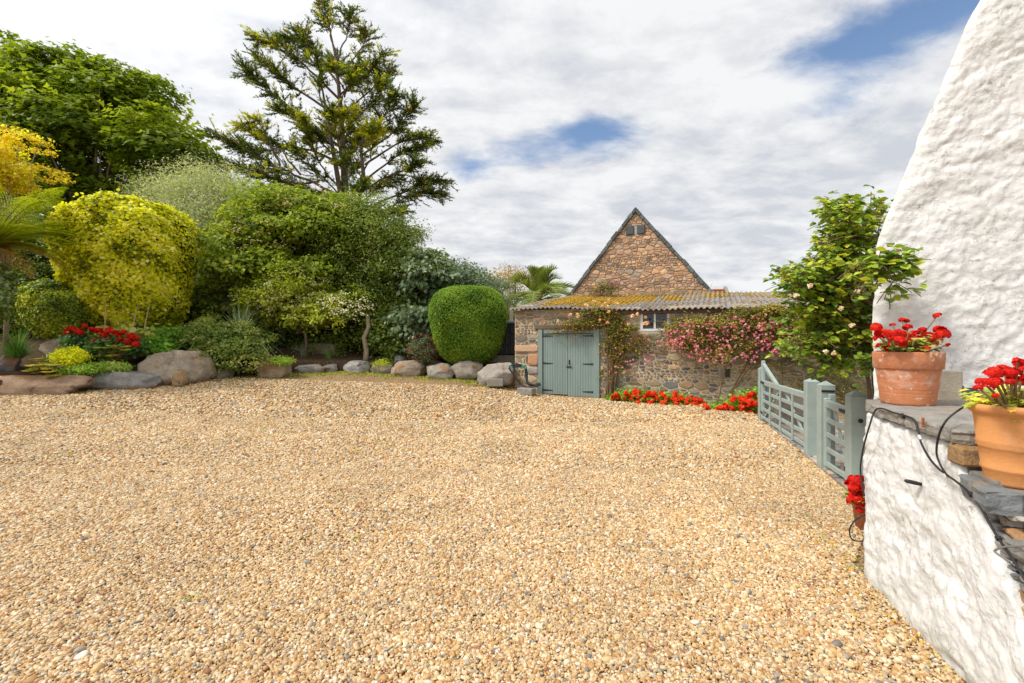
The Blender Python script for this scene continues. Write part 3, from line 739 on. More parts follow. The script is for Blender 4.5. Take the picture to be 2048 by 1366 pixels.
lb = thing('grey_roofed_outbuilding', 'long low outbuilding with grey sheet roof and red ridge tiles beyond the shed', 'building', (XD(1600, 22), 22, 0))
mb = MB(); a, b = at(1462, 598, 20), at(1760, 592, 20); c2, d2_ = at(1466, 589, 22), at(1760, 582, 22)
mb.add([a, b, d2_, c2, a - Vector((0, 0, .1)), b - Vector((0, 0, .1)), d2_ - Vector((0, 0, .1)), c2 - Vector((0, 0, .1))], [[0, 1, 2, 3], [7, 6, 5, 4], [0, 4, 5, 1], [1, 5, 6, 2], [2, 6, 7, 3], [3, 7, 4, 0]]); mb.build('roof', M_greyroof, lb)
for k in range(18):
    t = k / 18; p0 = c2.lerp(d2_, t); p1 = c2.lerp(d2_, t + .052); q = MB(); q.tube([p0, p1], [.075, .085], 6); q.build('ridge_tile', M_redtile, lb)
mb = MB(); m1 = (a + b) / 2; mb.box((m1.x, 21.2, 1.7), ((b.x - a.x) / 2 - .1, 1.0, 1.65)); mb.build('wall', M_conc, lb)
ae = thing('television_aerial', 'thin rooftop television aerial behind the white rose bush', 'aerial', at(1620, 590, 22.3))
mb = MB(); mb.tube([at(1620, 590, 22.3), at(1620, 508, 22.3)], .022, 6); mb.build('mast', M_metal, ae)
mb = MB(); mb.tube([at(1602, 515, 22.6), at(1640, 511, 22), ], .012, 5)
for k in range(6): p = at(1602, 515, 22.6).lerp(at(1640, 511, 22), k / 5); mb.tube([p + Vector((-.1, -.28, 0)), p + Vector((.1, .28, 0))], .008, 4)
mb.build('antenna', M_metal, ae)
ch = thing('brick_chimney', 'small brick chimney stack glimpsed behind the rose bush', 'chimney', at(1737, 585, 24))
mb = MB(); mb.box(at(1737, 555, 24), (.3, .3, 1.1), None, .02); mb.build('stack', M_brick, ch)
mb = MB(); mb.box(at(1737, 512, 24), (.36, .36, .06), None, .02); mb.build('cap', M_conc, ch)
for k in range(9):
    mb = MB(); mb.box(at(1737, 518 + k * 4.5, 24), (.312, .312, .045), None, .01); mb.build('brick', M_brick, ch)

# ------------------------------------------------------------------ white house wall
HA = Vector((3.15, 3.95, 0)); HB = Vector((4.95, 3.14, 0)); HU = (HB - HA).normalized(); HN = Vector((HU.y, -HU.x, 0))
if HN.y > 0: HN = -HN
def hs(px, z=None): # wall coordinate for an image column
    r = (px - 1024) / F; k = (HA.x - r * HA.y) / (r * HU.y - HU.x); return k
def hz(px, py): s = hs(px); D = HA.y + HU.y * s; return EYE + (683 - py) / F * D
house = thing('white_house', 'rough limewashed white house wall with steep sloping edge on the right', 'house', HA)
edge_px = [(1752, 812), (1750, 700), (1752, 520), (1757, 490), (1775, 430), (1806, 358), (1853, 245), (1909, 115), (1959, 0)]
ez = [hz(a, b) for a, b in edge_px]; es = [hs(a) for a, b in edge_px]
ez += [6.4]; es += [es[-1] + (es[-1] - es[-2]) / (ez[-2] - ez[-3]) * (6.4 - ez[-2])]
def fbm(x, y, z, o=4):
    return mnoise.fractal(Vector((x, y, z)), 1.0, 2.1, o)
def ridged(x, y, z):
    return mnoise.hetero_terrain(Vector((x, y, z)), .9, 2.1, 4, .7) 
zmin = 1.16
nz_, ns_ = 330, 200; Vh = []
for j in range(nz_ + 1):
    z = zmin + (6.4 - zmin) * j / nz_; sl0 = float(np.interp(z, ez, es)) + .02 * fbm(z * 3, 0, 5)
    for i in range(-6, ns_ + 1):
        if i >= 0:
            s = sl0 + (2.1 - sl0) * (i / ns_); e = (s - sl0); back = -.05 * math.exp(-e / .035)
            lowcut = 0
        else:
            s = sl0 + (-i) * .005 ; back = -.05 - .075 * (-i)
            s = sl0 + .06 * (-i)
        d = .014 * fbm(s * 2.1, z * 2.1, 1.3) + .009 * fbm(s * 6, z * 6 + s * 2, 4.7, 5) + .006 * fbm(s * 22, z * 22, 9)
        # hollows between the covered stones
        vor = mnoise.voronoi(Vector((s * 3.2, z * 4.4, 0.3)))[0]; d -= .010 * max(0, 1 - (vor[1] - vor[0]) * 3.5); d += .016 * (.35 - abs(fbm(s * 3.1 + z, z * 3.7 - s, 11.3, 6))) + .012 * max(-.25, fbm(s * 8 - z * 3, z * 9, 15.3, 5)) * (fbm(s * 1.3, z * 1.3, 2) + .6)
        p = HA + HU * s + UP * z + HN * (d + back); Vh.append(tuple(p))
ncol = ns_ + 7; fs = []
beam_s0, beam_s1 = hs(1866), hs(2080); beam_top = lambda s: float(np.interp(s, [hs(1866), hs(1925), hs(1965), hs(2080)], [hz(1866, 750), hz(1925, 772), hz(1965, 783), hz(2080, 788)]))
for j in range(nz_):
    z = zmin + (6.4 - zmin) * (j + .5) / nz_
    for i in range(ncol - 1):
        if i >= 7:
            sl0 = float(np.interp(z, ez, es)); s = sl0 + (2.1 - sl0) * ((i - 6.5) / ns_)
            if beam_s0 < s < beam_s1 and z < beam_top(s) + .01 * math.sin(s * 60): continue
        a = j * ncol + i; fs.append([a, a + 1, a + ncol + 1, a + ncol])
# columns order: back-left ... front ; reorder the return columns so they run from far to near
Vh = np.array(Vh).reshape(nz_ + 1, ncol, 3)
mesh_np('wall', Vh.reshape(-1, 3), np.array(fs), M_lime, house, smooth=True)
def HM(s, z, d): return HA + HU * s + UP * z + HN * d
mb = MB(); s0, s1_ = hs(1866), hs(1926); mb.box(HM((s0 + s1_) / 2 - .03, 1.30, -.03), ((s1_ - s0) / 2 + .03, .03, .14), (HU, HN, UP), .008); mb.build('timber_beam', surf('pale_stone_block', (.40, .35, .27), .9, .2, 10, .5, 50), house)
mb = MB(); s0 = hs(1928); mb.box(HM((s0 + 1.6) / 2, 1.30, -.09), ((1.6 - s0) / 2, .03, .14), (HU, HN, UP), .004); mb.build('door_panel', M_paintg, house)

# ------------------------------------------------------------------ stone steps with limewashed flank
stair = thing('stone_staircase', 'outdoor stone steps with a limewashed white side wall beside the gravel', 'steps', (2.9, 2.6, 0))
TOPZ = 1.22; SD = Vector((.33, 1, 0)).normalized(); SR = Vector((SD.y, -SD.x, 0))
def S0(D): return Vector((1.58 + .33 * D, D, 0))
# body
mb = MB()
steps = [(2.36, 3.4, 1.14), (2.02, 2.36, .93), (1.70, 2.02, .73), (1.38, 1.70, .53), (1.06, 1.38, .33), (.74, 1.06, .13)]
for (da, db, zt_) in steps:
    c0 = S0((da + db) / 2) + SR * .85; 
    mb.box((c0.x, c0.y, (zt_ - .2) / 2), (.80, (db - da) / 2 * 1.053 - .001, (zt_ + .2) / 2), (SR, SD, UP))
mb.build('core', M_mortar, stair)
# limewashed flank: a displaced sheet along the side and round the far end
path_n = 230
def plan(t, z):
    """t in metres along the flank from the near end; returns point, normal"""
    Dc = 3.22 + .24 * max(0, min(1, z / 1.15)); 
    D = 1.2 + t; rad = .14
    if D < Dc: return Vector((stairX(D, z) - .02, D, 0)), -SR
    a = min((D - Dc) / rad, math.radians(62)); 
    p = Vector((stairX(Dc, z) - .02, Dc, 0)) + SR * (rad * (1 - math.cos(a))) + SD * (rad * math.sin(a))
    n = -SR * math.cos(a) + SD * math.sin(a)
    if (D - Dc) / rad > math.radians(62):
        dirn = SR * math.sin(a) + SD * math.cos(a); p = p + dirn * (D - Dc - rad * math.radians(62))
    return p, n
bz = [(1.1, -.05), (1.55, .20), (1.80, .30), (1.96, .46), (2.02, .62), (2.10, .69), (2.14, .78), (2.24, .86), (2.27, .95), (2.33, 1.0), (2.37, 1.09), (2.45, 1.13), (9, 1.15)]
Vf = []; nzf = 120; tlen = 2.95
for i in range(path_n + 1):
    t = tlen * i / path_n; D = 1.2 + t
    top = float(np.interp(D, [b[0] for b in bz], [b[1] for b in bz])) + .014 * fbm(D * 14, 1, 1)
    if D > 2.45: top += .0
    for j in range(nzf + 2):
        z = -.06 + (top + .06) * min(j, nzf) / nzf; p, n = plan(t, z)
        d = .018 * fbm(t * 1.6 + z, z * 2.2, 3.3) + .014 * fbm(t * 5 + z * 2, z * 4.5 - t * 2, 7.7, 5) + .006 * fbm(t * 20, z * 20, 2)
        vor = mnoise.voronoi(Vector((t * 3.0 + z * 1.2, z * 4.0, 1.3)))[0]; d -= .008 * max(0, 1 - (vor[1] - vor[0]) * 3.5); d += .016 * (.35 - abs(fbm(t * 2.4 + z * 1.8, z * 3.6 - t * 1.8, 11.3, 6))) + .010 * max(-.25, fbm(t * 7 + z * 5, z * 9 - t * 3, 15.3, 5)) * (fbm(t * 1.3, z * 1.3, 2) + .6)
        e = top - z; d -= .022 * math.exp(-e / .02)
        if j == nzf + 1: d = -.06
        Vf.append(tuple(p + UP * z + n * d))
nc = nzf + 2; i_ = np.arange(path_n * (nc - 1)); r, c = i_ // (nc - 1), i_ % (nc - 1); a = r * nc + c
mesh_np('side_wall', Vf, np.stack([a + nc, a + nc + 1, a + 1, a], 1), M_lime, stair, smooth=True)
def slab(name, poly, z0, z1, tint, m=None, parent=stair, jag=.02, seed=0):
    """flat stone with a broken edge: polygon in plan, thickness z0..z1"""
    R = random.Random(seed); pts = []
    for i in range(len(poly)):
        p, q = Vector(poly[i]), Vector(poly[(i + 1) % len(poly)]); n = max(2, int((q - p).length / .05))
        for k in range(n): pts.append(p.lerp(q, k / n) + Vector((R.uniform(-jag, jag), R.uniform(-jag, jag))) * .6)
    n = len(pts); cx = sum((p for p in pts), Vector((0, 0))) / n; mb = MB(); vs = []
    lay = [(z0, .985), (z0 + (z1 - z0) * .3, 1.0), (z0 + (z1 - z0) * .65, .992), (z1 - .012, .998), (z1, .985), (z1 + .002, .6)]
    for z, k in lay:
        for p in pts:
            q = cx + (p - cx) * k; jj = R.uniform(-.006, .006) if k != .6 else 0
            vs.append((q.x + jj, q.y + jj, z + (.004 * mnoise.noise(Vector((q.x * 9, q.y * 9, 0)))) + R.uniform(-.002, .002)))
    vs.append((cx.x, cx.y, z1 + .002)); fs = []
    for k in range(len(lay) - 1):
        for i in range(n): fs.append([k * n + i, k * n + (i + 1) % n, (k + 1) * n + (i + 1) % n, (k + 1) * n + i])
    for i in range(n): fs.append([(len(lay) - 1) * n + i, (len(lay) - 1) * n + (i + 1) % n, len(lay) * n])
    mb.add(vs, fs, tint); return mb.build(name, m or M_slab, parent)
M_slab = surf('schist_slab', (.3, .28, .25), .85, .3, 8, 1, 34, use_tint=True, spec=.2, stains=[(3.5, .55, (.36, .27, .17), .14, .7), (9, .63, (.10, .10, .10), .08, .6)])
def q2d(D, w): v = S0(D) + SR * w; return (v.x, v.y)
slab('landing_slab', [q2d(2.34, -.06), q2d(2.33, .62), q2d(2.9, .66), q2d(3.5, .5), q2d(3.63, .03), q2d(3.3, -.05)], 1.15, TOPZ, (.30, .28, .25), seed=1)
slab('landing_slab', [q2d(2.33, .63), q2d(2.32, 1.7), q2d(3.4, 2.2), q2d(4.0, 1.4), q2d(3.64, .05), q2d(3.51, .51), q2d(2.91, .67)], 1.145, TOPZ - .004, (.27, .25, .225), seed=2)
# riser stones and second tread
PALr = [(.30, .19, .10), (.22, .20, .18), (.34, .22, .12), (.18, .18, .18), (.40, .27, .15)]
def blk(D, w, z0, z1, hw, dep, tint, name='riser_stone', bev=.014):
    c0 = S0(D) + SR * w; mb = MB(); mb.box((c0.x, c0.y, (z0 + z1) / 2), (hw, dep, (z1 - z0) / 2), (SR, SD, UP), bev, tint)
    # roughen
    mb.v = [tuple(Vector(v) + Vector(mnoise.noise_vector(Vector(v) * 9)) * .012) for v in mb.v]
    return mb.build(name, M_slab, stair)
blk(2.35, .17, 1.045, 1.145, .23, .06, (.34, .21, .10)); blk(2.35, .70, 1.02, 1.145, .28, .06, (.26, .21, .16)); blk(2.36, 1.3, 1.0, 1.14, .3, .06, (.28, .2, .13))
blk(2.37, .12, .945, 1.04, .14, .05, (.20, .19, .17)); blk(2.36, .45, .96, 1.035, .17, .05, (.27, .24, .2))
slab('tread_slab', [q2d(2.03, -.10), q2d(2.00, 1.0), q2d(2.36, 1.0), q2d(2.37, -.04), q2d(2.2, -.08)], .90, 1.0, (.20, .215, .225), seed=3, jag=.03)
slab('tread_slab', [q2d(2.01, 1.01), q2d(1.99, 1.7), q2d(2.35, 1.7), q2d(2.36, 1.01)], .90, .995, (.24, .23, .21), seed=4)
for k, (da, zt_) in enumerate([(1.70, .80), (1.38, .60), (1.06, .40), (.74, .20)]):
    slab('tread_slab', [q2d(da - .03, -.05), q2d(da - .03, 1.65), q2d(da + .34, 1.65), q2d(da + .34, -.04)], zt_ - .07, zt_, (.26, .25, .23), seed=10 + k)
# exposed flank stones between the steps and the limewash
RS = random.Random(4)
def FM(u, v, d): return S0(u) + UP * v - SR * (d - .012)
polyF = [(1.2, .1), (1.7, .1), (2.40, .86), (2.40, 1.12), (2.36, 1.14), (2.03, .9), (2.0, .72), (1.72, .7), (1.7, .52), (1.4, .5), (1.2, .3)]
cf = [c for c in cells([(1.2, .1), (2.42, .1), (2.42, 1.14), (1.2, 1.14)], [], .025, .06, 2.2, 31) if inside(polyF, sum(p[0] for p in c) / len(c), sum(p[1] for p in c) / len(c))]
masonry(stair, cf, FM, [(.42, .27, .14), (.30, .28, .25), (.35, .20, .10), (.22, .21, .20), (.46, .33, .2)], .004, .03, M_slab, 12, name='flank_stone')

# ------------------------------------------------------------------ foliage
LEAF = {
 'dia': (np.array([[0, 0, 0], [.32, .5, .10], [0, 1, 0], [-.32, .5, .10]]), [[0, 1, 2], [0, 2, 3]]),
 'wide': (np.array([[0, 0, 0], [.46, .45, .12], [0, 1, -.05], [-.46, .45, .12]]), [[0, 1, 2], [0, 2, 3]]),
 'oval': (np.array([[0, 0, 0], [.36, .28, .07], [.36, .66, .06], [0, 1, -.08], [-.36, .66, .06], [-.36, .28, .07]]), [[0, 1, 2], [0, 2, 3], [0, 3, 4], [0, 4, 5]]),
 'thin': (np.array([[0, 0, 0], [.11, .5, .02], [0, 1, -.04], [-.11, .5, .02]]), [[0, 1, 2], [0, 2, 3]]),
 'star': (np.array([[0, .05, 0], [.52, .22, .06], [.22, .5, 0], [0, 1, -.05], [-.22, .5, 0], [-.52, .22, .06]]), [[0, 1, 2], [0, 2, 4], [0, 4, 5], [2, 3, 4]]),
 'spike': (np.array([[-.26, 0, 0], [.26, 0, 0], [0, 1, 0]]), [[0, 1, 2]]),
 'blade': (np.array([[-.022, 0, 0], [.022, 0, 0], [.02, .55, -.02], [0, 1, -.12], [-.02, .55, -.02]]), [[0, 1, 2], [0, 2, 4], [4, 2, 3]]),
 'tri': (np.array([[-.16, 0, 0], [.16, 0, 0], [0, 1, 0]]), [[0, 1, 2]]),
 'lobed': (np.array([[0, .1, 0], [.5, .12, .06], [.34, .42, .02], [.52, .68, .05], [.18, .66, 0], [0, 1, -.05], [-.18, .66, 0], [-.52, .68, .05], [-.34, .42, .02], [-.5, .12, .06]]),
           [[0, 1, 2], [0, 2, 4], [2, 3, 4], [0, 4, 5], [0, 5, 6], [0, 6, 8], [6, 7, 8], [0, 8, 9]]),
}
def nrm(a): return a / np.maximum(np.linalg.norm(a, axis=-1, keepdims=True), 1e-9)
def leaves(name, pos, nor, dr, size, tint, shape, m, parent=None, kind='stuff'):
    T, Fk = LEAF[shape]; Fk = np.array(Fk); n = len(pos)
    nor = nrm(np.asarray(nor)); dr = np.asarray(dr) - (np.asarray(dr) * nor).sum(-1, keepdims=True) * nor; dr = nrm(dr + 1e-6)
    sx = np.cross(dr, nor); size = np.broadcast_to(np.asarray(size, float), (n,))[:, None, None]
    V = pos[:, None] + size * (T[None, :, 0:1] * sx[:, None] + T[None, :, 1:2] * dr[:, None] + T[None, :, 2:3] * nor[:, None])
    k = len(T); Fa = (Fk[None] + (np.arange(n) * k)[:, None, None]).reshape(-1, 3)
    return mesh_np(name, V.reshape(-1, 3), Fa, m, parent, tint=np.repeat(tint, k, 0), kind=kind)
def pal_pick(pal, n, jitter=.18, key=None):
    pal = np.array(pal); green = (pal[:, 1] > pal[:, 0] * .8) & (pal.max(1) < .5); neu = green & (pal[:, 2] > pal[:, 0] * .6); green &= ~neu; pal = np.where(green[:, None], pal * np.array([2.7, 2.35, 1.7]), np.where(neu[:, None], pal * 1.7, pal)); k = rng.integers(0, len(pal), n) if key is None else np.clip((key * len(pal)).astype(int), 0, len(pal) - 1)
    return np.clip(pal[k] * rng.uniform(1 - jitter, 1 + jitter, (n, 1)), 0, 1)
def sphere(n): return nrm(rng.normal(size=(n, 3)))
def widths(px, rx, D, dp):
    """true half width and depth of a body whose outline spans rx pixels off axis"""
    w_ = rx / F * D; t = abs(px - 1024) / F; d_ = min(dp, .68 * w_ / max(t, .05)); return math.sqrt(max(w_ * w_ - (d_ * t) ** 2, (.3 * w_) ** 2)), d_
def lobes_px(lst):
    """(px, py, D, rx_px, ry_px, depth_m) -> centre, radii"""
    out = []
    for px, py, D, rx, ry, dp in lst: a_, b_ = widths(px, rx, D, dp); out.append((np.array(P(px, py, D)), np.array([a_, b_, ry / F * D])))
    return out
def crown(name, lobes, nclump, per, spread, size, pal, shape, m, parent, shell=.55, up=.5, droop=0, squash=.6, hi=None, outw=.6, bough=0, bsize=1.9):
    """clumps of leaves through the lobes, thicker near their surface"""
    vol = np.array([np.prod(l[1]) ** (2 / 3) for l in lobes]); pick = rng.choice(len(lobes), nclump, p=vol / vol.sum())
    Cn = np.array([l[0] for l in lobes])[pick]; Rd = np.array([l[1] for l in lobes])[pick]
    d = sphere(nclump); d[:, 1] = np.where(rng.random(nclump) < .3, -np.abs(d[:, 1]), d[:, 1]); rr = 1 - shell * rng.random((nclump, 1)) ** 1.6
    rr *= 1 + rng.normal(0, .07, (nclump, 1))
    cc = Cn + d * Rd * rr; cs = spread * rng.uniform(.6, 1.4, (nclump, 1)); bk = rng.random(nclump)
    if bough:
        nb = max(6, nclump // bough); bi = rng.integers(0, nb, nclump); bc = cc[:nb]; bd = d[:nb]; br_ = spread * bsize * rng.uniform(.7, 1.35, (nb, 1))
        d2 = sphere(nclump); d2[:, 2] = np.where(rng.random(nclump) < .8, np.abs(d2[:, 2]), d2[:, 2])
        e2 = d2 * br_[bi] * np.array([1, 1, .5]); e2[:, 2] -= .18 * (e2[:, 0] ** 2 + e2[:, 1] ** 2) / np.maximum(br_[bi][:, 0], .01)
        cc = bc[bi] + e2; d = nrm(bd[bi] * .5 + d2); bk = rng.random(nb)[bi] * .55 + bk * .45; cs = cs * .75
    q = rng.normal(size=(nclump, per, 3)) * .5; q[:, :, 2] *= squash
    pos = (cc[:, None] + q * cs[:, None]).reshape(-1, 3); out = np.repeat(d, per, 0); n = len(pos)
    nor = out * outw + np.array([0, 0, up]) + rng.normal(0, .45, (n, 3))
    dr = out * .8 + rng.normal(0, .7, (n, 3)) + np.array([0, 0, -droop])
    ck = np.repeat(bk, per) * .68 + rng.random(n) * .32
    tint = pal_pick(pal, n, .16, ck)
    return leaves(name, pos, nor, dr, size * rng.uniform(.7, 1.25, n), tint, shape, m, parent), cc
def limbs(name, base, targets, r0, m, parent, n=7, wob=.12, minr=.012):
    mb = MB(); base = Vector(base); R = random.Random(len(targets))
    for k, t in enumerate(targets):
        t = Vector(t); pts = []; ln = (t - base).length
        st = base
        c1 = base.lerp(t, .35) + Vector((0, 0, ln * .12))
        for i in range(8):
            f = i / 7; p = st.lerp(c1, f).lerp(c1.lerp(t, f), f) + Vector((R.uniform(-1, 1), R.uniform(-1, 1), R.uniform(-.5, .5))) * wob * math.sin(f * 3.14)
            pts.append(p)
        rr = r0 * R.uniform(.5, 1); mb.tube(pts, [max(minr, rr * (1 - f / 7.5)) for f in range(8)], n)
    return mb.build(name, m, parent, smooth=True)
def trunk(name, pts, r0, r1, m, parent, n=9):
    mb = MB(); k = len(pts); mb.tube(pts, [r0 + (r1 - r0) * i / (k - 1) for i in range(k)], n); return mb.build(name, m, parent, smooth=True)
def core_lobes(name, lobes, k, m, parent):  # solid dark hulls filling the lobes, shade of the interior put into colour
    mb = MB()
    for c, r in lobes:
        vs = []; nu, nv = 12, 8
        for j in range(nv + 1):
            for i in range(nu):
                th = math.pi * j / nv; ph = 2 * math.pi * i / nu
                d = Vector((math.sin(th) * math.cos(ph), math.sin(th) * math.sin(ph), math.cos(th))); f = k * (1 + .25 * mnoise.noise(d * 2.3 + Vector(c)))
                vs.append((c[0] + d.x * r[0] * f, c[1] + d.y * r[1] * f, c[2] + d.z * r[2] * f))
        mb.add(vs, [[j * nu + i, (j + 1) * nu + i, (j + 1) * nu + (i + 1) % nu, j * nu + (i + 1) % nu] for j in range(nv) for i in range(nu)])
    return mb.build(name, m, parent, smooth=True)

G_dark = [(.03, .05, .014), (.045, .076, .018), (.062, .10, .02), (.08, .125, .025)]
G_mid = [(.03, .065, .012), (.05, .10, .016), (.075, .14, .02), (.11, .18, .025)]
G_lite = [(.08, .16, .02), (.11, .21, .025), (.15, .26, .03), (.22, .32, .04)]
M_innershade = surf('dark_hull_shade', (.03, .045, .015), 1, .4, 9, 1, 30, spec=.02)  # near-black green standing in for the shade deep inside bushes

def tree(name, label, px, D, lobes, nclump, per, spread, size, pal, shape, m=M_leaf, bough=24, r0=.2, bark=M_bark, cat='tree', cz=0, base_z=None, ntar=14, core=0, **kw):
    x = XD(px, D); z = bed(px, D) if base_z is None else base_z
    t = thing(name, label, cat, (x, D, z)); lb_ = lobes_px(lobes)
    cr, cc = crown('crown' if cat == 'tree' else 'foliage', lb_, nclump, per, spread, size, pal, shape, m, t, bough=bough, **kw)
    top = Vector(lb_[0][0]); mid_ = Vector((x, D, z)).lerp(top, .5) + Vector((random.uniform(-.2, .2), 0, 0))
    trunk('trunk' if cat == 'tree' else 'stem', [(x, D, z - .1), (x + .05, D, z + (mid_.z - z) * .5), mid_, Vector((x, D, z)).lerp(top, .8)], r0, r0 * .35, bark, t)
    sel = cc[rng.choice(len(cc), ntar)]
    limbs('branch', Vector((x, D, z)).lerp(top, .45), [tuple(s) for s in sel], r0 * .45, bark, t)
    if core: core_lobes('inner_shade_hull', lb_, core, M_innershade, t)
    return t

# big sycamore
tree('sycamore_tree', 'huge broad leafy green tree rising at the upper left against white sky', 190, 25,
     [(190, 290, 25, 150, 140, 4), (40, 240, 25, 130, 135, 4), (130, 190, 26, 110, 80, 3), (270, 240, 26, 100, 75, 3), (330, 330, 24, 75, 80, 3), (-120, 260, 25, 140, 130, 4), (110, 370, 24, 130, 70, 3),
      (260, 400, 24, 110, 50, 2.5), (30, 145, 26, 55, 50, 2), (250, 185, 26, 70, 50, 2), (360, 265, 25, 42, 60, 2), (-20, 390, 24, 100, 70, 3), (380, 370, 24, 45, 60, 2)],
     4300, 18, .7, .28, [(.03, .06, .010), (.05, .09, .012), (.075, .12, .014), (.10, .15, .016), (.13, .175, .02)], 'star', r0=.35, bark=M_barkp, ntar=46, shell=.6, squash=.35, up=.9, base_z=1)
# grey-leaved oleaster
tree('silver_leaved_tree', 'silvery grey-green feathery tree between the yellow bush and elder', 420, 19,
     [(420, 430, 19, 85, 75, 2), (380, 420, 19, 55, 60, 1.5), (460, 470, 18.6, 60, 90, 1.6), (430, 540, 18.5, 60, 70, 1.5), (425, 375, 19, 45, 30, 1.2)],
     1900, 30, .6, .13, [(.13, .16, .09), (.19, .22, .13), (.26, .29, .18), (.36, .38, .26)], 'thin', r0=.14, shell=.6, up=.2, ntar=24, squash=1.2)
# elder
tree('elder_tree', 'green elder tree with flat cream flower heads in the middle of the garden', 590, 18,
     [(600, 480, 18, 110, 75, 1.8), (520, 500, 17.6, 75, 70, 1.5), (650, 440, 18, 85, 45, 1.4), (580, 430, 18.3, 80, 38, 1.4), (500, 560, 17.4, 60, 60, 1.3), (610, 560, 17.5, 90, 60, 1.4), (470, 610, 17.4, 60, 50, 1)],
     2100, 22, .5, .165, [(.03, .06, .012), (.06, .10, .016), (.09, .14, .02), (.12, .17, .024), (.15, .19, .03)], 'dia', r0=.12, shell=.65, ntar=24, squash=.35, bsize=1.9)
# myrtle
tree('myrtle_tree', 'dense dark green myrtle tree with cinnamon trunk', 730, 18,
     [(735, 520, 18, 85, 100, 1.4), (700, 470, 18, 65, 65, 1.3), (780, 560, 18, 55, 95, 1.3), (735, 450, 18, 55, 45, 1.1), (790, 500, 18.2, 40, 60, 1.1), (700, 590, 17.8, 50, 45, .9), (795, 625, 17.8, 36, 45, .9), (765, 620, 17.8, 40, 36, .8)],
     2800, 22, .4, .10, G_dark + [(.06, .10, .02), (.09, .13, .025), (.13, .15, .03)], 'dia', m=M_gloss, r0=.09, bark=M_barko, shell=.55, ntar=24, squash=1.0)
# second, paler leaning trunk
lt = thing('pale_trunk_tree', 'slender tree with bare pale leaning trunk in front of the myrtle', 'tree', (XD(732, 16.3), 16.3, bed(732, 16.3)))
trunk('trunk', [P(730, 735, 16.3), P(733, 700, 16.3), P(728, 675, 16.3), P(737, 655, 16.3), P(735, 630, 16.4)], .10, .07, M_barkp, lt)
crown('crown', lobes_px([(735, 590, 16.9, 40, 34, .6)]), 130, 20, .35, .08, G_dark, 'dia', M_gloss, lt)
# dark laurel/viburnum
tree('viburnum_shrub', 'tall shrub with long drooping grey-green leaves left of the clipped bush', 850, 17.5,
     [(850, 590, 17.5, 38, 75, 1.0), (870, 560, 17.5, 28, 45, .9), (845, 660, 17, 45, 45, 1)],
     520, 24, .4, .19, [(.05, .08, .04), (.08, .12, .06), (.13, .17, .10), (.06, .10, .03)], 'dia', m=M_gloss, r0=.06, cat='shrub', droop=1.2, up=.2, ntar=10)
tree('eleagnus_shrub', 'grey-green shrub showing its top above the clipped green bush', 925, 19,
     [(930, 600, 19, 65, 50, 1.2), (890, 580, 19, 40, 50, 1), (965, 620, 19, 35, 50, 1)],
     700, 24, .45, .12, [(.07, .10, .05), (.10, .14, .08), (.15, .18, .12)], 'dia', m=M_gloss, r0=.08, cat='shrub')
# understorey between the trunks
for k, (px, D, rx, ry, py, lab) in enumerate([(450, 17.6, 55, 60, 650, 'dark low shrub behind the striped grass clump'), (590, 18.2, 70, 55, 655, 'dark shaded shrub beneath the cream-flowered hawthorn'),
        (680, 18.2, 60, 55, 660, 'dark shrub in shade left of the pale trunk'), (790, 17.6, 60, 45, 680, 'dark evergreen shrub right of the pale trunk'), (370, 17.5, 60, 70, 620, 'dark shrub between yellow bush and elder')]):
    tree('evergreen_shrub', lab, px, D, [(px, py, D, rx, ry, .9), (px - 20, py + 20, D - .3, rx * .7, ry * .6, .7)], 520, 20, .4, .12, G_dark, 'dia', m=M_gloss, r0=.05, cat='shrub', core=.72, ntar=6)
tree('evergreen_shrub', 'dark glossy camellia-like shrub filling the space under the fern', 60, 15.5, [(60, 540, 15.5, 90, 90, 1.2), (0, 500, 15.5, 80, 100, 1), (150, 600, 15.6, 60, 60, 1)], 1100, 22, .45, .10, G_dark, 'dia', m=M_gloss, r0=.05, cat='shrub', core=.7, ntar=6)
# cream-flowered low tree
wf_t = tree('hawthorn_shrub', 'low spreading bush covered in cream blossom in front of the elder', 610, 16.4,
     [(590, 612, 16.6, 70, 26, .7), (655, 615, 16.5, 55, 24, .6), (560, 580, 16.5, 45, 30, .8), (620, 560, 16.6, 45, 28, .7), (700, 603, 16.6, 38, 22, .5), (540, 610, 16.4, 40, 26, .7), (605, 640, 16.3, 55, 12, .5)],
     900, 22, .34, .105, [(.07, .11, .016), (.11, .155, .02), (.15, .20, .024), (.18, .22, .03)], 'dia', r0=.07, cat='shrub', squash=.45)
def scatter_flowers(parent, lobes, n, size, pal, shape='wide', m=M_petal, name='flowers', per=6, spread=.05, front=True, up=.6):
    lb_ = lobes_px(lobes); pick = rng.integers(0, len(lb_), n); C0 = np.array([l[0] for l in lb_])[pick]; R0 = np.array([l[1] for l in lb_])[pick]
    d = sphere(n); 
    if front: d[:, 1] = -np.abs(d[:, 1]); d[:, 2] = d[:, 2] * .9 + .15
    c0 = C0 + nrm(d) * R0 * rng.uniform(1.0, 1.25, (n, 1)); 
    pos = (c0[:, None] + rng.normal(0, spread, (n, per, 3)) * np.array([1, 1, .45])).reshape(-1, 3); k = len(pos)
    return leaves(name, pos, rng.normal(0, .5, (k, 3)) + np.array([0, -.4, up]), rng.normal(size=(k, 3)), size * rng.uniform(.7, 1.2, k), pal_pick(pal, k, .08), shape, m, parent)
scatter_flowers(wf_t, [(580, 615, 16.5, 75, 30, .8), (655, 618, 16.4, 60, 28, .8), (570, 585, 16.5, 50, 26, .8), (610, 560, 16.6, 50, 28, .7), (700, 615, 16.3, 45, 25, .7), (550, 605, 16.4, 40, 22, .7)], 400, .068, [(.74, .72, .52), (.66, .66, .40), (.80, .78, .64)], spread=.07)
